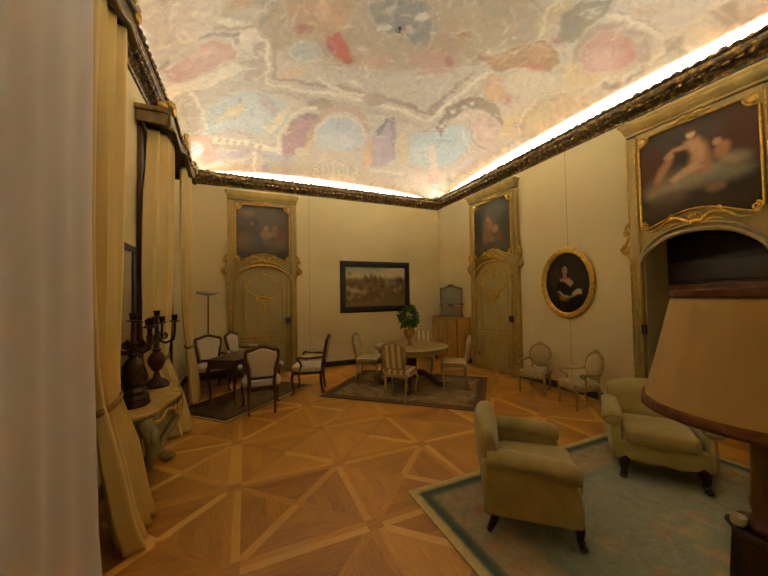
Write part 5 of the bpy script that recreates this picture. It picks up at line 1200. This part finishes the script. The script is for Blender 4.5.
sh += [('a8946c',.8,.03,ellp(-.62,-.10,.14,.06,-12)),('94825e',.8,.03,ellp(-.38,-.14,.10,.06,10)),('7a6840',.8,.10,[(-1,-.42),(1,-.38),(1,-.7),(-1,-.7)]),('9a8a62',.5,.06,ellp(.45,.10,.2,.05))]
picture('canvas', W-.26, H-.26, '4a3a24', sh, t, Matrix.Translation((0,.022,0)), mott=.35, mscale=9)
OY, OZ, OA, OB = 3.84, 1.92, .53, .66
t = thing('oval_portrait', 'oval portrait of a lady in a dark dress in a gilded frame', 'painting', (XR, OY, OZ), PI/2)
path = [(OA*.90*math.cos(a), 0, OB*.90*math.sin(a)) for a in np.linspace(0, 2*PI, 65)[:-1]]
obj('frame', MB().sweep([(.0,.0),(-.060,.0),(-.066,.03),(-.045,.05),(-.025,.045),(-.015,.06),(.02,.055),(.035,.03),(.03,.0)], path, up=(0,1,0)), GOLDB, t, ang=30)
el = [(OA*.93*math.cos(a), OB*.93*math.sin(a)) for a in np.linspace(0, 2*PI, 49)[:-1]]
sh = [('2c2114',.8,.08,ellp(.05,.1,.3,.4)),('3a2a18',.8,.06,ellp(-.2,.1,.15,.2)),
      ('20180f',1,.03,ellp(-.04,.25,.09,.12)),('a87e56',1,.012,ellp(-.03,.22,.052,.075)),('8a6040',.7,.012,ellp(-.055,.20,.02,.05)),('9c7250',1,.012,[(-.06,.16),(.0,.16),(.01,.08),(-.07,.08)]),('b08a60',1,.015,[(-.13,.07),(.06,.08),(.13,-.0),(.08,-.08),(-.02,.0),(-.12,.02)]),
      ('15110c',1,.03,[(-.18,.03),(-.06,.03),(.05,-.08),(.14,-.02),(.16,-.2),(.1,-.36),(-.16,-.36),(-.22,-.15)]),('9c8460',.95,.015,[(-.2,-.16),(-.15,-.18),(-.08,-.26),(.06,-.28),(.08,-.24),(-.06,-.21),(-.14,-.14)]),
      ('8a5a24',.9,.02,[(-.16,-.22),(.05,-.29),(.03,-.33),(-.12,-.31)]),('b8a07a',.95,.015,[(.06,-.27),(.12,-.16),(.2,-.11),(.27,-.12),(.27,-.2),(.2,-.2),(.12,-.26)]),('12100c',.9,.04,ellp(.18,-.36,.2,.14)),('8f7650',.8,.01,ellp(-.0,.225,.008,.02)),
      ('3a2012',.9,.006,ellp(-.045,.235,.010,.006)),('3a2012',.9,.006,ellp(-.012,.235,.010,.006)),('7a3c26',.9,.006,ellp(-.027,.18,.014,.006))]
picture('canvas', 2*OA, 2*OB, '1f170e', sh, t, Matrix.Translation((0,.022,0)), mott=.25, mscale=10, mask=el, n=110)

# ================================================================== near lamp on its side table
LX, LY = 1.911, .572
t = thing('lamp_stand', 'narrow dark wooden pedestal stand carrying the tan shaded lamp', 'pedestal', (LX, LY, RZ), .3)
TZ = .755
obj('top', MB().lathe([(0,TZ-.03),(.115,TZ-.03),(.125,TZ-.018),(.12,TZ),(0,TZ)], 8, caps=False), DARKWOOD, t, bev=.004)
obj('column', MB().lathe([(.16,.06),(.14,.12),(.125,.25),(.12,.45),(.11,.62),(.105,.70),(.105,TZ-.03)], 8), DARKWOOD, t, bev=.006)
obj('base', MB().lathe([(.19,0),(.195,.03),(.18,.05),(.16,.065)], 8), DARKWOOD, t, bev=.006)
t = thing('table_lamp', 'big tan lampshade with brown velvet trim on a turned wooden lamp base', 'lamp', (LX, LY, RZ+TZ), 0)
Z0 = RZ+TZ; zb, zt, Rb, Rt = 1.225-Z0, 1.72-Z0, .376, .256
obj('lamp_base', MB().lathe([(.070,0),(.072,.015),(.055,.03),(.045,.05),(.052,.09),(.046,.13),(.042,.20),(.040,.42),(.030,.50),(.012,.55),(.012,zt-.1)], 24), WALNUT, t)
def shf(u, v):
    a = 2*PI*u; r = Rb+(Rt-Rb)*(v**.92); r *= 1+.004*math.sin(a*28); return (r*math.cos(a), r*math.sin(a), zb+(zt-zb)*v)
s_ = obj('lamp_shade', MB().grid(shf, 168, 14), SHADE, t, solid=.004, ang=180)
def band(z0, z1, off):
    return MB().grid(lambda u, v: ((np.interp(z0+(z1-z0)*v, [zb,zt], [Rb,Rt])+off)*math.cos(2*PI*u), (np.interp(z0+(z1-z0)*v, [zb,zt], [Rb,Rt])+off)*math.sin(2*PI*u), z0+(z1-z0)*v), 120, 3)
obj('lower_trim', band(zb-.012, zb+.030, .005), TRIMF, s_, solid=.006, ang=180)
obj('upper_trim', band(zt-.024, zt+.010, .005), TRIMF, s_, solid=.006, ang=180)
sp = MB()
for k in range(3):
    a = 2*PI*k/3; sp.tube([(0,0,zt-.1),(Rt*math.cos(a),Rt*math.sin(a),zt-.02)], .004, 5)
obj('spider', sp, BRONZE, t)
bl = MB().ell((0,0,.66), (.07,.07,.11)); obj('bulb', bl, WHITEP, t)
t = thing('cup', 'small pale cup at the edge of the dark pedestal stand', 'cup', (1.842, .635, Z0), 0)
obj('body', MB().lathe([(.018,0),(.024,.01),(.026,.036),(.024,.036),(.02,.012),(0,.01)], 18), WHITEP, t)
